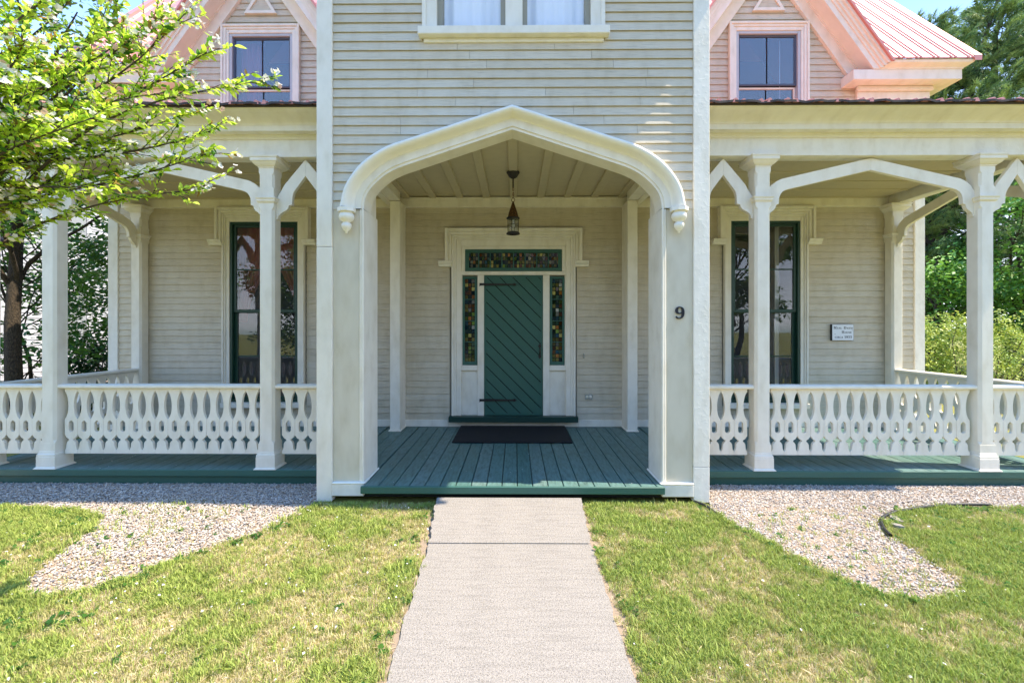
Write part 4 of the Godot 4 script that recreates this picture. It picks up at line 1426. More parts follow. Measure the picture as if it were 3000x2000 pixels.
	for st in stones:
		s = begin()
		var ring2 := []
		for k in 9:
			var a := TAU * k / 9
			var r: float = st[2] * rng.randf_range(0.75, 1.1)
			ring2.append(Vector2(cos(a) * r, sin(a) * r * 0.75))
		extrude(s, PackedVector2Array(ring2), Vector3(0, -0.03, 0), Vector3.RIGHT, Vector3.FORWARD, Vector3(0, st[3], 0))
		var o := put(self, "flat_stone", done(s), M.concrete, Vector3(st[0], ground_y(st[0], -st[1]) + 0.018, -st[1]))
		o.rotation = Vector3(rng.randf_range(-0.1, 0.1), rng.randf() * TAU, rng.randf_range(-0.1, 0.1))
		tag(o, st[4], "stone", "flat stones at the gravel edges")


# ---------------------------------------------------------------- leaves and trees
func leaf_mesh(l: float, w: float, fold := 0.25, droop := 0.15) -> ArrayMesh:
	var s := begin(true)
	var prof := [[0.0, 0.0], [0.18, 0.62], [0.42, 1.0], [0.68, 0.78], [0.88, 0.34], [1.0, 0.0]]
	for i in prof.size() - 1:
		for sd: int in [-1, 1]:
			var p := func(k: int, out: float) -> Vector3:
				var t: float = prof[k][0]
				return Vector3(sd * prof[k][1] * w / 2 * out, -droop * l * t * t + fold * w / 2 * prof[k][1] * out, -t * l)
			if sd > 0: quad(s, p.call(i, 0.0), p.call(i + 1, 0.0), p.call(i + 1, 1.0), p.call(i, 1.0))
			else: quad(s, p.call(i, 0.0), p.call(i, 1.0), p.call(i + 1, 1.0), p.call(i + 1, 0.0))
	return done(s)


func cluster_mesh(n: int, l: float, w: float, spread: float, sd: int) -> ArrayMesh:
	var r := RandomNumberGenerator.new()
	r.seed = sd
	var base := leaf_mesh(l, w)
	var s := SurfaceTool.new()
	s.begin(Mesh.PRIMITIVE_TRIANGLES)
	for i in n:
		var p := Vector3(r.randf_range(-1, 1), r.randf_range(-0.8, 0.8), r.randf_range(-1, 1))
		p = p.normalized() * spread * pow(r.randf(), 0.5)
		var b := Basis.from_euler(Vector3(r.randf_range(-0.9, 0.5), r.randf() * TAU, r.randf_range(-0.6, 0.6))) * r.randf_range(0.7, 1.25)
		s.append_from(base, 0, Transform3D(b, p))
	return s.commit()


func flower_mesh(r0: float) -> ArrayMesh:
	var s := begin()
	for k in 5:
		var a := TAU * k / 5
		var d := Vector3(cos(a), 0.35, sin(a)) * r0
		var e := Vector3(-sin(a), 0, cos(a)) * r0 * 0.55
		quad(s, Vector3.ZERO, d * 0.6 - e * 0.8, d * 1.0, d * 0.6 + e * 0.8)
	return done(s)


func spray_mesh(sd: int) -> ArrayMesh:     # a tuft of pine needles pointing along -z
	var r := RandomNumberGenerator.new()
	r.seed = sd
	var s := begin()
	for i in 46:
		var t := r.randf()
		var o := Vector3(0, 0, -0.34 * t)
		var d := Vector3(r.randf_range(-1, 1), r.randf_range(-0.35, 0.9), r.randf_range(-1.2, -0.3)).normalized() * r.randf_range(0.10, 0.17)
		var e := d.cross(Vector3(r.randf_range(-1, 1), 1, r.randf_range(-1, 1))).normalized() * 0.009
		tri(s, o - e, o + d, o + e)
	return done(s)


func limb(s: SurfaceTool, a: Vector3, b: Vector3, r0: float, r1: float, sag := 0.1, n := 6) -> Array:
	var pts := []
	var rad := []
	var l := a.distance_to(b)
	var wob := Vector3(rng.randf_range(-1, 1), rng.randf_range(-0.5, 0.5), rng.randf_range(-1, 1)) * l * 0.05
	for i in n + 1:
		var t := float(i) / n
		pts.append(a.lerp(b, t) + Vector3(0, sag * l * sin(PI * t), 0) + wob * sin(TAU * t))
		rad.append(lerpf(r0, r1, t))
	tube(s, pts, rad, 7 if r0 > 0.03 else 5)
	return pts


func aim(d: Vector3, roll := 0.0) -> Basis:
	var b := Basis.looking_at(d.normalized(), Vector3.UP if absf(d.normalized().y) < 0.95 else Vector3.RIGHT)
	return b * Basis(Vector3(0, 0, 1), roll)


func front_tree() -> void:
	# a flowering tree stands just outside the frame on the left; its branches reach in
	var base := Vector3(-4.25, ground_y(-4.25, -2.35), -2.35)
	var t := thing("blossom_tree", base, "flowering tree with bright green leaves and white blossom reaching in at upper left", "tree")
	var s := begin(true)
	var fork := base + Vector3(0.25, 1.75, -0.1)
	limb(s, base - Vector3(0, 0.1, 0), fork, 0.14, 0.10, 0.0)
	put(t, "trunk", done(s), M.bark)
	# tips of the boughs seen in the photo
	var tips := [Vector3(-1.56, 3.18, -2.74), Vector3(-1.82, 3.27, -2.60), Vector3(-1.83, 2.86, -2.70), Vector3(-1.80, 2.68, -2.60), Vector3(-1.95, 2.53, -2.80), Vector3(-1.87, 3.43, -2.50), Vector3(-2.30, 2.44, -2.50), Vector3(-2.72, 2.36, -2.55), Vector3(-2.1, 2.70, -2.20), Vector3(-2.3, 3.55, -2.35), Vector3(-2.4, 3.05, -2.15), Vector3(-2.05, 2.98, -2.75), Vector3(-2.5, 2.75, -2.75), Vector3(-2.75, 3.35, -2.75), Vector3(-2.15, 3.62, -2.75), Vector3(-3.0, 2.6, -2.3), Vector3(-2.6, 3.75, -2.9), Vector3(-3.0, 3.1, -2.4), Vector3(-2.35, 2.88, -2.5), Vector3(-2.55, 3.15, -2.55), Vector3(-3.1, 3.9, -2.1), Vector3(-4.6, 4.0, -3.0), Vector3(-5.2, 3.4, -1.8), Vector3(-4.4, 3.6, -1.2), Vector3(-2.9, 3.2, -1.9), Vector3(-2.02, 3.05, -2.62), Vector3(-3.2, 2.45, -2.6)]
	for i in 14: tips.append(Vector3(rng.randf_range(-3.3, -2.25), rng.randf_range(2.55, 3.9), rng.randf_range(-2.95, -2.2)))
	var lx := [[], []]
	var lc := [PackedColorArray(), PackedColorArray()]
	var fx := []
	var fc := PackedColorArray()
	for tip in tips:
		s = begin(true)
		var start: Vector3 = fork + Vector3(rng.randf_range(-0.1, 0.25), rng.randf_range(0.0, 0.5), rng.randf_range(-0.15, 0.15))
		var pts := limb(s, start, tip, 0.014, 0.0025, 0.06, 12)
		var twigs := []
		for i in range(3, pts.size()):
			for k in 4:
				var o: Vector3 = pts[i - 1].lerp(pts[i], rng.randf())
				var along: Vector3 = (pts[i] - pts[i - 1]).normalized()
				var d := (along * 1.1 + Vector3(rng.randf_range(-0.8, 0.8), rng.randf_range(-0.45, 0.7), rng.randf_range(-0.8, 0.8))).normalized()
				var e := o + d * rng.randf_range(0.10, 0.26)
				twigs.append([o, e])
				tube(s, [o, o.lerp(e, 0.5) + Vector3(0, 0.008, 0), e], [0.0035, 0.0025, 0.0012], 4)
		twigs.append([pts[-2], pts[-1]])
		put(t, "branch", done(s), M.twig)
		for tw in twigs:
			var d: Vector3 = (tw[1] - tw[0]).normalized()
			var n := rng.randi_range(11, 17)
			for i in n:
				var p: Vector3 = tw[0].lerp(tw[1], (i + rng.randf()) / n)
				var out := (d * 0.9 + Vector3(rng.randf_range(-1, 1), rng.randf_range(-0.7, 0.6), rng.randf_range(-1, 1))).normalized()
				var which := 0 if rng.randf() < 0.75 else 1
				var sc := rng.randf_range(0.6, 1.15)
				lx[which].append(Transform3D(aim(out, rng.randf_range(-0.9, 0.9)).scaled(Vector3.ONE * sc), p))
				var g := rng.randf()
				var c := Color(0.44, 0.66, 0.04).lerp(Color(0.74, 0.86, 0.13), g)
				if rng.randf() < 0.12: c = Color(0.08, 0.22, 0.03)
				if rng.randf() < 0.04: c = Color(0.35, 0.22, 0.06)
				lc[which].append(c * rng.randf_range(0.85, 1.15))
			if rng.randf() < 0.45:
				for i in rng.randi_range(3, 6):
					fx.append(Transform3D(Basis.from_euler(Vector3(rng.randf_range(-1, 1), rng.randf() * TAU, rng.randf_range(-1, 1))) * rng.randf_range(0.7, 1.2), tw[1] + Vector3(rng.randf_range(-1, 1), rng.randf_range(-0.6, 1), rng.randf_range(-1, 1)) * 0.03))
					fc.append(Color(0.85, 0.83, 0.80) if rng.randf() < 0.85 else Color(0.75, 0.5, 0.42))
	var meshes := [leaf_mesh(0.043, 0.019), leaf_mesh(0.055, 0.023, 0.1, 0.4)]
	# the leaves nearest the eye are parts of their own
	var near := []
	for i in lx[1].size():
		near.append([lx[1][i].origin.distance_to(Vector3(0, 1.655, 0)) + (9.0 if lx[1][i].origin.x < -3.0 else 0.0), i])
	near.sort_custom(func(a, b): return a[0] < b[0])
	var own := {}
	var mats := []
	for k in 5:
		var m: StandardMaterial3D = StandardMaterial3D.new()
		m.albedo_color = lin(lerpf(0.42, 0.70, k / 4.0), lerpf(0.62, 0.84, k / 4.0), lerpf(0.04, 0.13, k / 4.0))
		m.roughness = 0.6
		m.metallic_specular = 0.35
		m.backlight_enabled = true
		m.backlight = m.albedo_color * 1.0
		m.cull_mode = BaseMaterial3D.CULL_DISABLED
		mats.append(m)
	for q in near.slice(0, 250):
		own[q[1]] = true
		var o := put(t, "leaf", meshes[1], mats[rng.randi() % 5])
		o.transform = Transform3D(lx[1][q[1]].basis, lx[1][q[1]].origin - base)
	var rx := []
	var rc := PackedColorArray()
	for i in lx[1].size():
		if not own.has(i):
			rx.append(lx[1][i])
			rc.append(lc[1][i])
	multi(t, "foliage", meshes[0], M.leaf, lx[0], lc[0])
	multi(t, "foliage", meshes[1], M.leaf, rx, rc)
	multi(t, "blossom", flower_mesh(0.017), M.petal, fx, fc)


func leafy(called: String, base: Vector3, h: float, r: float, label: String, cat: String, n: int, col: Color, col2: Color, leaf: float, grp := "", trunk_r := 0.15, low := 0.25) -> Node3D:
	var t := thing(called, base, label, cat, grp)
	var s := begin(true)
	var top := base + Vector3(rng.randf_range(-0.3, 0.3), h * 0.85, rng.randf_range(-0.3, 0.3))
	limb(s, base - Vector3(0, 0.2, 0), top, trunk_r, trunk_r * 0.3, 0.0)
	var ends := []
	for i in 16:
		var f := lerpf(low, 0.9, rng.randf())
		var a := TAU * i * 0.381
		var e := base + Vector3(cos(a) * r * rng.randf_range(0.5, 0.85), h * (f + rng.randf_range(0.0, 0.12)), sin(a) * r * rng.randf_range(0.5, 0.85))
		limb(s, base.lerp(top, f * 0.85), e, trunk_r * 0.35 if trunk_r < 0.12 or trunk_r > 0.16 else 0.03, 0.008, 0.05, 5)
		ends.append(e)
	put(t, "trunk", done(s), M.bark)
	var xs := []
	var cs := PackedColorArray()
	var lobes := []
	for e in ends: lobes.append([e, r * rng.randf_range(0.25, 0.45)])
	for i in n:
		var lb: Array = lobes[rng.randi() % lobes.size()]
		var d: Vector3 = Vector3(rng.randfn(), rng.randfn() * 0.7, rng.randfn()).normalized() * lb[1] * pow(rng.randf(), 0.4)
		var p: Vector3 = lb[0] + d
		if p.y < base.y + 0.1: continue
		xs.append(Transform3D(Basis.from_euler(Vector3(rng.randf_range(-0.4, 0.4), rng.randf() * TAU, rng.randf_range(-0.4, 0.4))) * rng.randf_range(0.8, 1.3), p))
		cs.append(col.lerp(col2, rng.randf()) * rng.randf_range(0.8, 1.2))
	multi(t, "foliage", cluster_mesh(12, leaf, leaf * 0.62, leaf * 2.4, int(base.x * 10) + 77), M.far_leaf, xs, cs)
	return t


func bush(called: String, c: Vector3, ext: Vector3, label: String, cat: String, n: int, col: Color, col2: Color, leaf: float, grp := "") -> void:
	var t := thing(called, c, label, cat, grp)
	var s := begin(true)
	var xs := []
	var cs := PackedColorArray()
	for i in 22:
		var p := c + Vector3(rng.randf_range(-0.5, 0.5) * ext.x, 0, rng.randf_range(-0.5, 0.5) * ext.z)
		limb(s, c.lerp(p, 0.6), p + Vector3(rng.randf_range(-0.3, 0.3), ext.y * rng.randf_range(0.6, 1.0), rng.randf_range(-0.3, 0.3)), 0.014, 0.004, 0.0, 4)
	put(t, "stem", done(s), M.twig)
	for i in n:
		var q := Vector3(rng.randf_range(-1, 1), rng.randf(), rng.randf_range(-1, 1))
		var edge := 1.0 - 0.45 * pow(q.y, 3.0) + 0.12 * sin(q.x * 7.0 + c.x) * sin(q.z * 5.0)
		var p := c + Vector3(q.x * ext.x / 2 * edge, q.y * ext.y * (1.0 + 0.10 * sin(q.x * ext.x * 2.1) + 0.08 * sin(q.x * ext.x * 5.3)), q.z * ext.z / 2 * edge)
		xs.append(Transform3D(Basis.from_euler(Vector3(rng.randf_range(-0.5, 0.5), rng.randf() * TAU, rng.randf_range(-0.5, 0.5))) * rng.randf_range(0.7, 1.3), p))
		cs.append(col.lerp(col2, rng.randf()) * rng.randf_range(0.75, 1.25))
	multi(t, "foliage", cluster_mesh(12, leaf, leaf * 0.6, leaf * 2.2, int(c.x * 7) + 5), M.far_leaf, xs, cs)


func pine(base: Vector3, h: float, r: float, label: String, lean := Vector3.ZERO, forked := false) -> void:
	var t := thing("pine_tree", base, label, "tree", "pines behind the house")
	var s := begin(true)
	var top := base + Vector3(0, h, 0) + lean
	var heads := [top]
	if forked:
		var fk := base.lerp(top, 0.33)
		limb(s, base - Vector3(0, 0.2, 0), fk, 0.38, 0.30, 0.0)
		heads = [top + Vector3(-1.0, -0.6, 0), top + Vector3(1.4, 0, 0.4)]
		for hd in heads: limb(s, fk, hd, 0.24, 0.04, 0.0)
	else:
		limb(s, base - Vector3(0, 0.2, 0), top, 0.30, 0.04, 0.0)
	put(t, "trunk", done(s), M.bark)
	s = begin(true)
	var xs := []
	var cs := PackedColorArray()
	for hd in heads:
		var rr: float = r if heads.size() == 1 else r * 0.8
		var y := 0.16
		while y < 0.99:
			var on: Vector3 = base.lerp(hd, y)
			var l := rr * clampf((1.05 - y) * 2.4, 0.22, 1.0) * rng.randf_range(0.65, 1.1)
			for k in 5:
				var a := TAU * k / 5 + rng.randf() * 1.3
				var e := on + Vector3(cos(a) * l, l * rng.randf_range(0.10, 0.45), sin(a) * l)
				var pts := limb(s, on, e, 0.045 * clampf(1.1 - y, 0.3, 1.0), 0.008, -0.05, 5)
				var m := int(9 + l * 11)
				for i in m:
					var f := 0.3 + 0.7 * pow(rng.randf(), 0.7)
					var seg := mini(int(f * 5), 4)
					var p: Vector3 = pts[seg].lerp(pts[seg + 1], f * 5 - seg)
					var side := Vector3(-sin(a), 0, cos(a)) * rng.randf_range(-1, 1) * l * 0.26 * (1.15 - f * 0.5)
					p += side + Vector3(0, rng.randf_range(-0.05, 0.22), 0)
					var d := Vector3(cos(a), rng.randf_range(0.1, 0.8), sin(a)) + side.normalized() * 0.8
					xs.append(Transform3D(aim(d, rng.randf() * TAU).scaled(Vector3.ONE * rng.randf_range(0.9, 1.6)), p))
					cs.append(Color(0.075, 0.16, 0.06).lerp(Color(0.42, 0.54, 0.17), pow(rng.randf(), 1.6)) * rng.randf_range(0.85, 1.3))
			y += 0.55 / h * rng.randf_range(0.8, 1.3)
	put(t, "limbs", done(s), M.bark)
	multi(t, "foliage", spray_mesh(int(base.x)), M.needle, xs, cs)


func trees_behind() -> void:
	# right: tall pines, leafy growth under them, a clipped hedge
	pine(Vector3(15.2, -0.1, -16.5), 13.6, 3.6, "fork-trunked tall pine rising behind the right roof corner", Vector3(0.8, 0, 0), true)
	pine(Vector3(19.2, -0.1, -17.5), 15.5, 4.0, "tall dense pine at the right edge of the view", Vector3(0.4, 0, 0))
	pine(Vector3(17.0, -0.1, -23.0), 13.0, 4.2, "farther pine standing between and behind the two tall ones")
	leafy("maple", Vector3(13.4, -0.1, -14.2), 4.6, 2.0, "young leafy tree before the fork-trunked pine, left of the right porch post", "tree", 620, Color(0.08, 0.22, 0.04), Color(0.24, 0.46, 0.07), 0.13, "leafy trees under the pines", 0.09, 0.1)
	leafy("maple", Vector3(15.4, -0.1, -13.6), 5.6, 2.2, "leafy tree right of the corner porch post, under the tall dense pine", "tree", 760, Color(0.07, 0.20, 0.04), Color(0.21, 0.42, 0.07), 0.13, "leafy trees under the pines", 0.10, 0.1)
	bush("hedge", Vector3(10.6, -0.05, -10.8), Vector3(4.6, 1.75, 1.4), "yellow-green hedge beyond the right end of the porch", "hedge", 1500, Color(0.26, 0.38, 0.06), Color(0.55, 0.60, 0.14), 0.06)
	bush("shrub", Vector3(14.2, -0.05, -11.2), Vector3(3.0, 1.45, 1.5), "lower reddish green shrub right of the hedge", "shrub", 850, Color(0.25, 0.30, 0.08), Color(0.48, 0.50, 0.18), 0.06)
	# left: lilac, an old trunk, a dark shrub by the porch end
	leafy("lilac", Vector3(-8.5, -0.1, -7.6), 4.6, 1.7, "tall lilac with thin leafy stems outside the left porch end", "shrub", 680, Color(0.05, 0.15, 0.03), Color(0.16, 0.34, 0.05), 0.085, "", 0.035, 0.15)
	leafy("lilac", Vector3(-9.3, -0.1, -8.9), 4.8, 2.0, "second lilac farther back, seen between trunk and porch post", "shrub", 520, Color(0.06, 0.17, 0.03), Color(0.18, 0.36, 0.05), 0.085, "", 0.04, 0.15)
	var lb := get_node("lilac")
	var xs := []
	var cs := PackedColorArray()
	for i in 90:
		var p := Vector3(-7.55, 2.95, -6.35) + Vector3(rng.randfn() * 0.13, rng.randfn() * 0.045, rng.randfn() * 0.05)
		xs.append(Transform3D(Basis.from_euler(Vector3(rng.randf(), rng.randf() * TAU, 0)), p))
		cs.append(Color(0.30, 0.24, 0.42) * rng.randf_range(0.8, 1.2))
	multi(lb, "bloom", flower_mesh(0.03), M.petal, xs, cs)
	leafy("old_tree", Vector3(-7.42, -0.1, -6.6), 6.8, 1.5, "old tree with thick dark bark at the left edge beyond the porch", "tree", 330, Color(0.05, 0.15, 0.03), Color(0.16, 0.34, 0.05), 0.10, "", 0.115, 0.45)
	bush("shrub", Vector3(-8.4, -0.08, -8.9), Vector3(1.7, 1.35, 1.2), "low dark green shrub at the left house corner", "shrub", 420, Color(0.02, 0.07, 0.02), Color(0.06, 0.16, 0.03), 0.07)
	# trees across the street, mirrored in the window panes
	var sp := [[-7.0, 13.0, 8.0], [0.5, 16.0, 9.0], [7.5, 13.5, 7.5], [15.0, 17.0, 10.0], [-15.0, 17.0, 9.0], [-3.4, 20.0, 11.0], [4.2, 21.0, 11.0]]
	var lab := ["street tree straight across from the left porch window", "street tree straight across from the front door", "small street tree across from the right porch window", "tall street tree at the far right across the road", "street tree at the far left across the road", "taller street tree behind the one left of the front door axis", "taller street tree behind the one right of the front door axis"]
	for i in sp.size():
		leafy("street_tree", Vector3(sp[i][0], -0.5, sp[i][1]), sp[i][2], 3.2, lab[i], "tree", 900, Color(0.06, 0.15, 0.03), Color(0.18, 0.32, 0.06), 0.24, "trees across the street", 0.2, 0.08)


func neighbours() -> void:
	var h := thing("white_house", Vector3(-13.0, -0.1, -16.0), "white clapboard house with grey roof behind the lilacs at left", "house")
	var s := begin()
	box(s, -22.0, -13.0, -0.2, 6.6, -26.0, -8.5)
	var wall := put(h, "wall", done(s), M.white_paint)
	var mesh := BoxMesh.new()
	mesh.size = Vector3(0.02, 0.135, 17.5)
	for i in 44:
		var b := put(wall, "clapboard", mesh, M.white_paint, Vector3(-12.985, 0.2 + i * 0.145, -17.25))
		b.rotation.z = 0.11
	s = begin()
	extrude(s, PackedVector2Array([Vector2(-22.5, 6.5), Vector2(-17.5, 10.0), Vector2(-12.5, 6.5)]), Vector3(0, 0, -26.5), Vector3.RIGHT, Vector3.UP, Vector3(0, 0, 18.5))
	put(h, "roof", done(s), M.shingle_grey)
	for z in [-10.6, -12.9, -15.4]:
		for y in [1.2, 4.2]:
			s = begin()
			for q in [[z - 0.5, z - 0.38, y, y + 1.6], [z + 0.38, z + 0.5, y, y + 1.6], [z - 0.38, z + 0.38, y, y + 0.12], [z - 0.38, z + 0.38, y + 1.48, y + 1.6]]: box(s, -12.99, -12.93, q[2], q[3], q[0], q[1])
			var w := put(h, "window", done(s), M.white_paint)
			put(w, "pane", bx(-12.99, -12.955, y + 0.12, y + 1.48, z - 0.38, z + 0.38, 0.0), M.slate)
	# drive beside the house
	s = begin()
	quad(s, Vector3(-24.0, -0.026, -14.6), Vector3(-9.8, -0.026, -14.6), Vector3(-9.8, -0.026, -3.0), Vector3(-24.0, -0.026, -3.0))
	var dr := put(self, "driveway", done(s), M.drive)
	tag(dr, "", "", "", "structure")
	# a house across the street, mirrored in the panes
	var f := thing("grey_house", Vector3(-2.0, -0.5, 15.0), "grey gabled house across the street, seen only mirrored in the panes", "house")
	s = begin()
	box(s, -9.0, 5.0, -0.6, 5.5, 15.0, 24.0)
	put(f, "wall", done(s), M.slate)
	s = begin()
	extrude(s, PackedVector2Array([Vector2(14.4, 5.4), Vector2(19.5, 9.6), Vector2(24.6, 5.4)]), Vector3(-9.5, 0, 0), Vector3(0, 0, 1), Vector3.UP, Vector3(15.0, 0, 0))
	put(f, "roof", done(s), M.shingle_grey)
	for x in [-7.0, -4.4, 0.4, 3.0]:
		for y in [0.8, 3.3]:
			var w2 := put(f, "window", frame_mesh(x - 0.5, x + 0.5, y, y + 1.6, 0.12, 14.93, 15.0), M.white_paint)
			put(w2, "pane", bx(x - 0.38, x + 0.38, y + 0.12, y + 1.48, 14.96, 14.99, 0.0), M.sign_black)
	# street behind the viewer
	s = begin()
	quad(s, Vector3(-80, -0.40, 4.5), Vector3(80, -0.40, 4.5), Vector3(80, -0.40, 11.0), Vector3(-80, -0.40, 11.0))
	var rd := put(self, "road", done(s), M.asphalt)
	tag(rd, "", "", "", "structure")


# ---------------------------------------------------------------- grass, gravel, petals
func blade_clump(sd: int, n: int, h: float) -> ArrayMesh:
	var r := RandomNumberGenerator.new()
	r.seed = sd
	var s := begin(true)
	for i in n:
		var a := r.randf() * TAU
		var o := Vector3(r.randf_range(-1, 1), 0, r.randf_range(-1, 1)) * 0.022
		var d := Vector3(cos(a), 0, sin(a))
		var e := Vector3(-sin(a), 0, cos(a)) * r.randf_range(0.0011, 0.0019)
		var hh := h * r.randf_range(0.5, 1.2)
		var bend := r.randf_range(0.15, 0.95) * hh
		var m := o + d * bend * 0.3 + Vector3(0, hh * 0.6, 0)
		var t := o + d * bend + Vector3(0, hh * 0.92, 0)
		quad(s, o - e, m - e, m + e, o + e)
		tri(s, m - e, t, m + e)
	return done(s)


func pebble(sd: int) -> ArrayMesh:
	var r := RandomNumberGenerator.new()
	r.seed = sd
	var s := begin()
	var rings := [[0.0, 0.45], [0.35, 0.95], [0.7, 0.8], [1.0, 0.0]]
	var jit := []
	for k in 6: jit.append(r.randf_range(0.7, 1.15))
	for i in rings.size() - 1:
		for k in 6:
			var p := func(j: int, q: int) -> Vector3:
				var a := TAU * q / 6 + j * 0.3
				return Vector3(cos(a) * rings[j][1] * jit[q % 6], rings[j][0] * 0.7, sin(a) * rings[j][1] * jit[q % 6] * 0.75)
			quad(s, p.call(i, k), p.call(i + 1, k), p.call(i + 1, k + 1), p.call(i, k + 1))
	return done(s)


func sand(d: float, x: float) -> float:      # width of the bare strip beside the walk
	if x > 0.0: return clampf(0.035 + 0.03 * sin(d * 5.0 + 1.0) + 0.02 * sin(d * 17.0), 0.0, 0.2)
	return clampf(0.05 + 0.05 * sin(d * 3.1 + 2.2) + 0.025 * sin(d * 13.0) - 0.05 * clampf((d - 3.3) * 2.0, 0.0, 1.0), 0.0, 0.2)


func ground_cover() -> void:
	# bare sandy strip along both edges of the walk
	for sd: int in [-1, 1]:
		var st := begin(true)
		for i in 60:
			var q := []
			for d in [lerpf(1.4, 4.19, i / 60.0), lerpf(1.4, 4.19, (i + 1) / 60.0)]:
				var e := walk_left(d) if sd < 0 else walk_right(d)
				q.append(Vector3(e - sd * 0.02, ground_y(e, -d) - 0.006, -d))
				var o := e + sd * (sand(d, sd * 1.0) + 0.05)
				q.append(Vector3(o, ground_y(o, -d) - 0.0115, -d))
			if sd > 0: quad(st, q[0], q[2], q[3], q[1])
			else: quad(st, q[1], q[3], q[2], q[0])
		var b := put(self, "path_edge", done(st), M.dust)
		tag(b, "", "", "", "structure")

	var patch := FastNoiseLite.new()
	patch.seed = 5
	patch.frequency = 1.1
	patch.fractal_octaves = 4
	var fine := FastNoiseLite.new()
	fine.seed = 15
	fine.frequency = 6.0
	fine.fractal_octaves = 2
	# loose stones
	var px := [[], [], []]
	var pc := [PackedColorArray(), PackedColorArray(), PackedColorArray()]
	for poly in [gravel_left, gravel_right]:
		var lo := Vector2(9, 9)
		var hi := Vector2(-9, -9)
		for p in poly:
			lo = lo.min(p)
			hi = hi.max(p)
		var count := int((hi.x - lo.x) * (hi.y - lo.y) * 9000)
		for i in count:
			var p := Vector2(rng.randf_range(lo.x, hi.x), rng.randf_range(lo.y, hi.y))
			var g := edge_gap(poly, p) + 0.05 * fine.get_noise_2d(p.x * 2, p.y * 2)
			if g < 0.0 and rng.randf() > 0.25 * exp(g * 25.0): continue
			if p.y > 4.72: continue
			# thin towards the nearer tip, where sand shows
			if p.y < 3.3 and rng.randf() < 0.35: continue
			var which := rng.randi() % 3
			var r := rng.randf_range(0.004, 0.0105) * (1.0 if rng.randf() < 0.9 else 1.5)
			px[which].append(Transform3D(Basis.from_euler(Vector3(rng.randf_range(-0.5, 0.5), rng.randf() * TAU, rng.randf_range(-0.5, 0.5))).scaled(Vector3.ONE * r), Vector3(p.x, ground_y(p.x, -p.y) + rng.randf_range(-0.006, 0.006), -p.y)))
			var q := rng.randf()
			var c := Color(0.64, 0.55, 0.47)
			if q < 0.30: c = Color(0.74, 0.67, 0.60)
			elif q < 0.42: c = Color(0.33, 0.32, 0.33)
			elif q < 0.60: c = Color(0.58, 0.44, 0.33)
			elif q < 0.68: c = Color(0.46, 0.43, 0.41)
			elif q < 0.715: c = Color(0.18, 0.17, 0.18)
			pc[which].append(c * rng.randf_range(0.66, 1.02))
	var gr := Node3D.new()
	gr.name = "gravel"
	add_child(gr)
	tag(gr, "loose pale and grey gravel stones in beds along both porch wings", "gravel", "", "stuff")
	for k in 3: multi(gr, "loose_stones", pebble(k + 3), M.stone, px[k], pc[k])
	# grass
	var gx := [[], [], []]
	var gc := [PackedColorArray(), PackedColorArray(), PackedColorArray()]
	var wx := []
	var wc := PackedColorArray()
	var fx := []
	var fc := PackedColorArray()
	var tries := 185000
	for i in tries:
		var d := 1.55 + 2.95 * pow(rng.randf(), 0.9)
		var x := rng.randf_range(-1.0, 1.0) * (d * 1.22 + 0.75)
		if x > walk_left(d) - 0.01 + 0.03 * fine.get_noise_2d(d * 2.0, 3.0) and x < walk_right(d) + 0.015 + 0.03 * fine.get_noise_2d(d * 2.0, 9.0): continue
		var p := Vector2(x, d)
		if d > 4.22 + 0.05 * fine.get_noise_2d(x * 3, 0) and absf(x - CX) < 1.95: continue
		if d > 4.15 and absf(x) > 1.9: continue
		var g := maxf(edge_gap(gravel_left, p) if x < 0 else edge_gap(gravel_right, p), -1.0) + 0.045 * fine.get_noise_2d(x * 1.5, d * 1.5)
		if g > -0.01 and rng.randf() > 0.03: continue
		var straw := patch.get_noise_2d(x, d * 1.2) + 0.45 * fine.get_noise_2d(x, d)
		# drier towards the middle of the left lawn and along the walk
		straw += 0.18 * exp(-pow((x + 1.6) / 0.9, 2.0)) * clampf((3.9 - d) / 1.0, 0.0, 1.0) + 0.10
		if x > 0.6: straw -= 0.09
		if x > 2.6: straw -= 0.12
		if x < -2.8: straw -= 0.25
		var walk_gap := minf(absf(x - walk_left(d)), absf(x - walk_right(d)))
		if walk_gap < sand(d, x) and rng.randf() > 0.2: continue
		if straw > 0.40 and rng.randf() < 0.3: continue
		var which := 0 if straw < 0.0 else 1 if straw < 0.22 else 2
		if rng.randf() < 0.34: which = rng.randi() % 3
		var c := Color(0.3, 0.4, 0.05)
		if which == 0: c = Color(0.32, 0.42, 0.07).lerp(Color(0.46, 0.52, 0.13), rng.randf())
		elif which == 1: c = Color(0.46, 0.46, 0.14).lerp(Color(0.60, 0.54, 0.24), rng.randf())
		else: c = Color(0.68, 0.57, 0.30).lerp(Color(0.80, 0.69, 0.46), rng.randf())
		var sc := rng.randf_range(0.6, 1.35) * (1.5 if rng.randf() < 0.02 else 1.0) * (0.62 if which == 2 else 0.85 if which == 1 else 1.0)
		if g > -0.07: sc *= 1.15
		gx[which].append(Transform3D(Basis.from_euler(Vector3(rng.randf_range(-0.25, 0.25), rng.randf() * TAU, rng.randf_range(-0.25, 0.25))) * sc, Vector3(x, ground_y(x, -d) - 0.012, -d)))
		gc[which].append(c * rng.randf_range(0.72, 1.2))
		# broad-leaved weeds in patches, mostly by the edges
		var weedy := 0.001
		if g > -0.12: weedy = 0.05
		if walk_gap < 0.14: weedy = 0.035
		if x < -2.6 or x > 3.2: weedy += 0.02
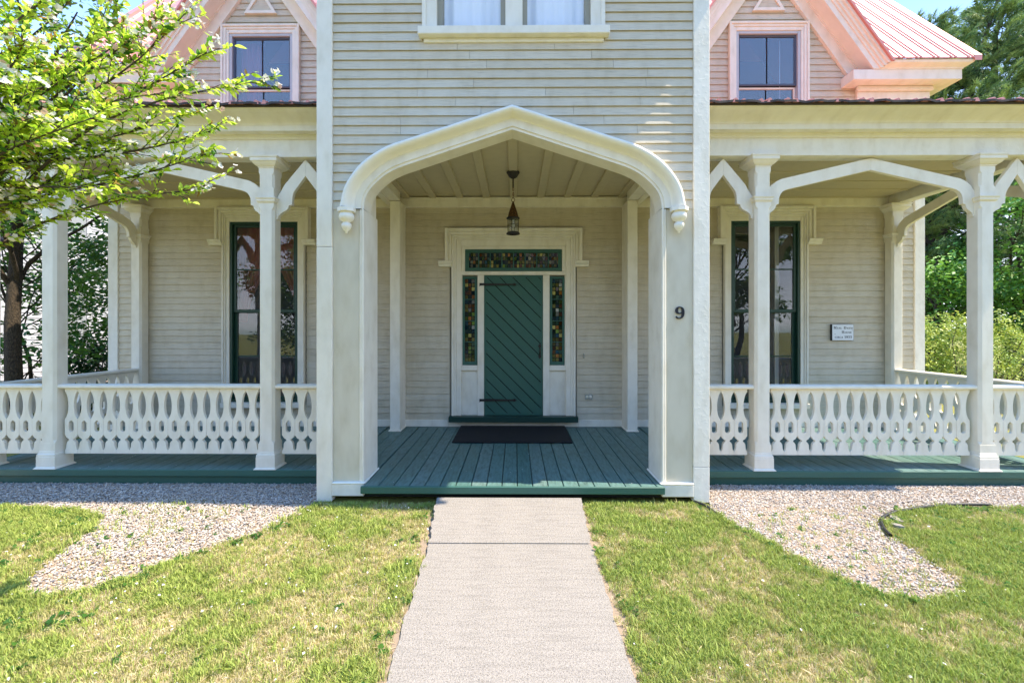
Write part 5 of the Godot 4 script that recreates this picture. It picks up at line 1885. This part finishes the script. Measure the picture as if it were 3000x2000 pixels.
		if fine.get_noise_2d(x * 0.6 + 30.0, d * 0.6) > 0.12 and rng.randf() < weedy * 1.6:
			wx.append(Transform3D(Basis.from_euler(Vector3(0, rng.randf() * TAU, 0)) * rng.randf_range(0.6, 1.3), Vector3(x, ground_y(x, -d) + 0.012, -d)))
			wc.append(Color(0.05, 0.17, 0.04).lerp(Color(0.13, 0.30, 0.05), rng.randf()))
		if rng.randf() < (0.006 if x < 0.5 else 0.0016):
			fx.append(Transform3D(Basis.from_euler(Vector3(rng.randf_range(-0.6, 0.6), rng.randf() * TAU, rng.randf_range(-0.6, 0.6))) * rng.randf_range(0.7, 1.4), Vector3(x, ground_y(x, -d) + 0.022, -d)))
			fc.append(Color(0.86, 0.85, 0.83))
	# dry stalks lying in the lawn
	var dx := []
	var dc := PackedColorArray()
	for i in 5200:
		var d := 1.8 + 2.35 * pow(rng.randf(), 0.9)
		var x := rng.randf_range(-1.0, 1.0) * (d * 1.2 + 0.3)
		var loose := rng.randf() < 0.12
		if x > walk_left(d) - 0.04 and x < walk_right(d) + 0.04: continue
		if not loose and (edge_gap(gravel_left, Vector2(x, d)) > 0.0 or edge_gap(gravel_right, Vector2(x, d)) > 0.0): continue
		dx.append(Transform3D(Basis.from_euler(Vector3(rng.randf_range(-0.35, 0.2), rng.randf() * TAU, 0)).scaled(Vector3.ONE * rng.randf_range(0.5, 1.5)), Vector3(x, ground_y(x, -d) + rng.randf_range(0.0, 0.016), -d)))
		dc.append(Color(0.66, 0.54, 0.33).lerp(Color(0.42, 0.30, 0.17), rng.randf() * rng.randf()) * rng.randf_range(0.8, 1.2))
	var gn := Node3D.new()
	gn.name = "grass"
	add_child(gn)
	tag(gn, "mown lawn of green and straw-coloured blades on both sides of the walk", "grass", "", "stuff")
	for k in 3:
		multi(gn, "blades", blade_clump(60 + k, 9, [0.038, 0.036, 0.034][k]), M.grass, gx[k], gc[k])
	multi(gn, "dry_stalks", leaf_mesh(0.06, 0.0035, 0.1, 0.2), M.grass, dx, dc)
	var wd := multi(self, "weeds", cluster_mesh(6, 0.034, 0.026, 0.03, 12), M.leaf, wx, wc)
	tag(wd, "low broad-leaved weeds along the gravel and walk edges", "weeds", "", "stuff")
	# petals on lawn, porch boards and mat
	for i in 60:
		var x := rng.randf_range(-5.5, 1.3)
		var z := rng.randf_range(-5.2, -4.70) if x < -1.9 else rng.randf_range(-6.2, -4.3)
		if x > -1.9 and x < -1.4: continue
		fx.append(Transform3D(Basis.from_euler(Vector3(rng.randf_range(-0.2, 0.2), rng.randf() * TAU, 0)) * rng.randf_range(0.5, 0.9), Vector3(x, Y_FLOOR + 0.024 if z < -5.76 and x > -0.8 else Y_FLOOR + 0.006, z)))
		fc.append(Color(0.80, 0.78, 0.68))
	var pt := multi(self, "petals", leaf_mesh(0.015, 0.011, 0.3, 0.3), M.petal, fx, fc)
	tag(pt, "fallen white petals scattered over lawn and porch boards", "petals", "", "stuff")
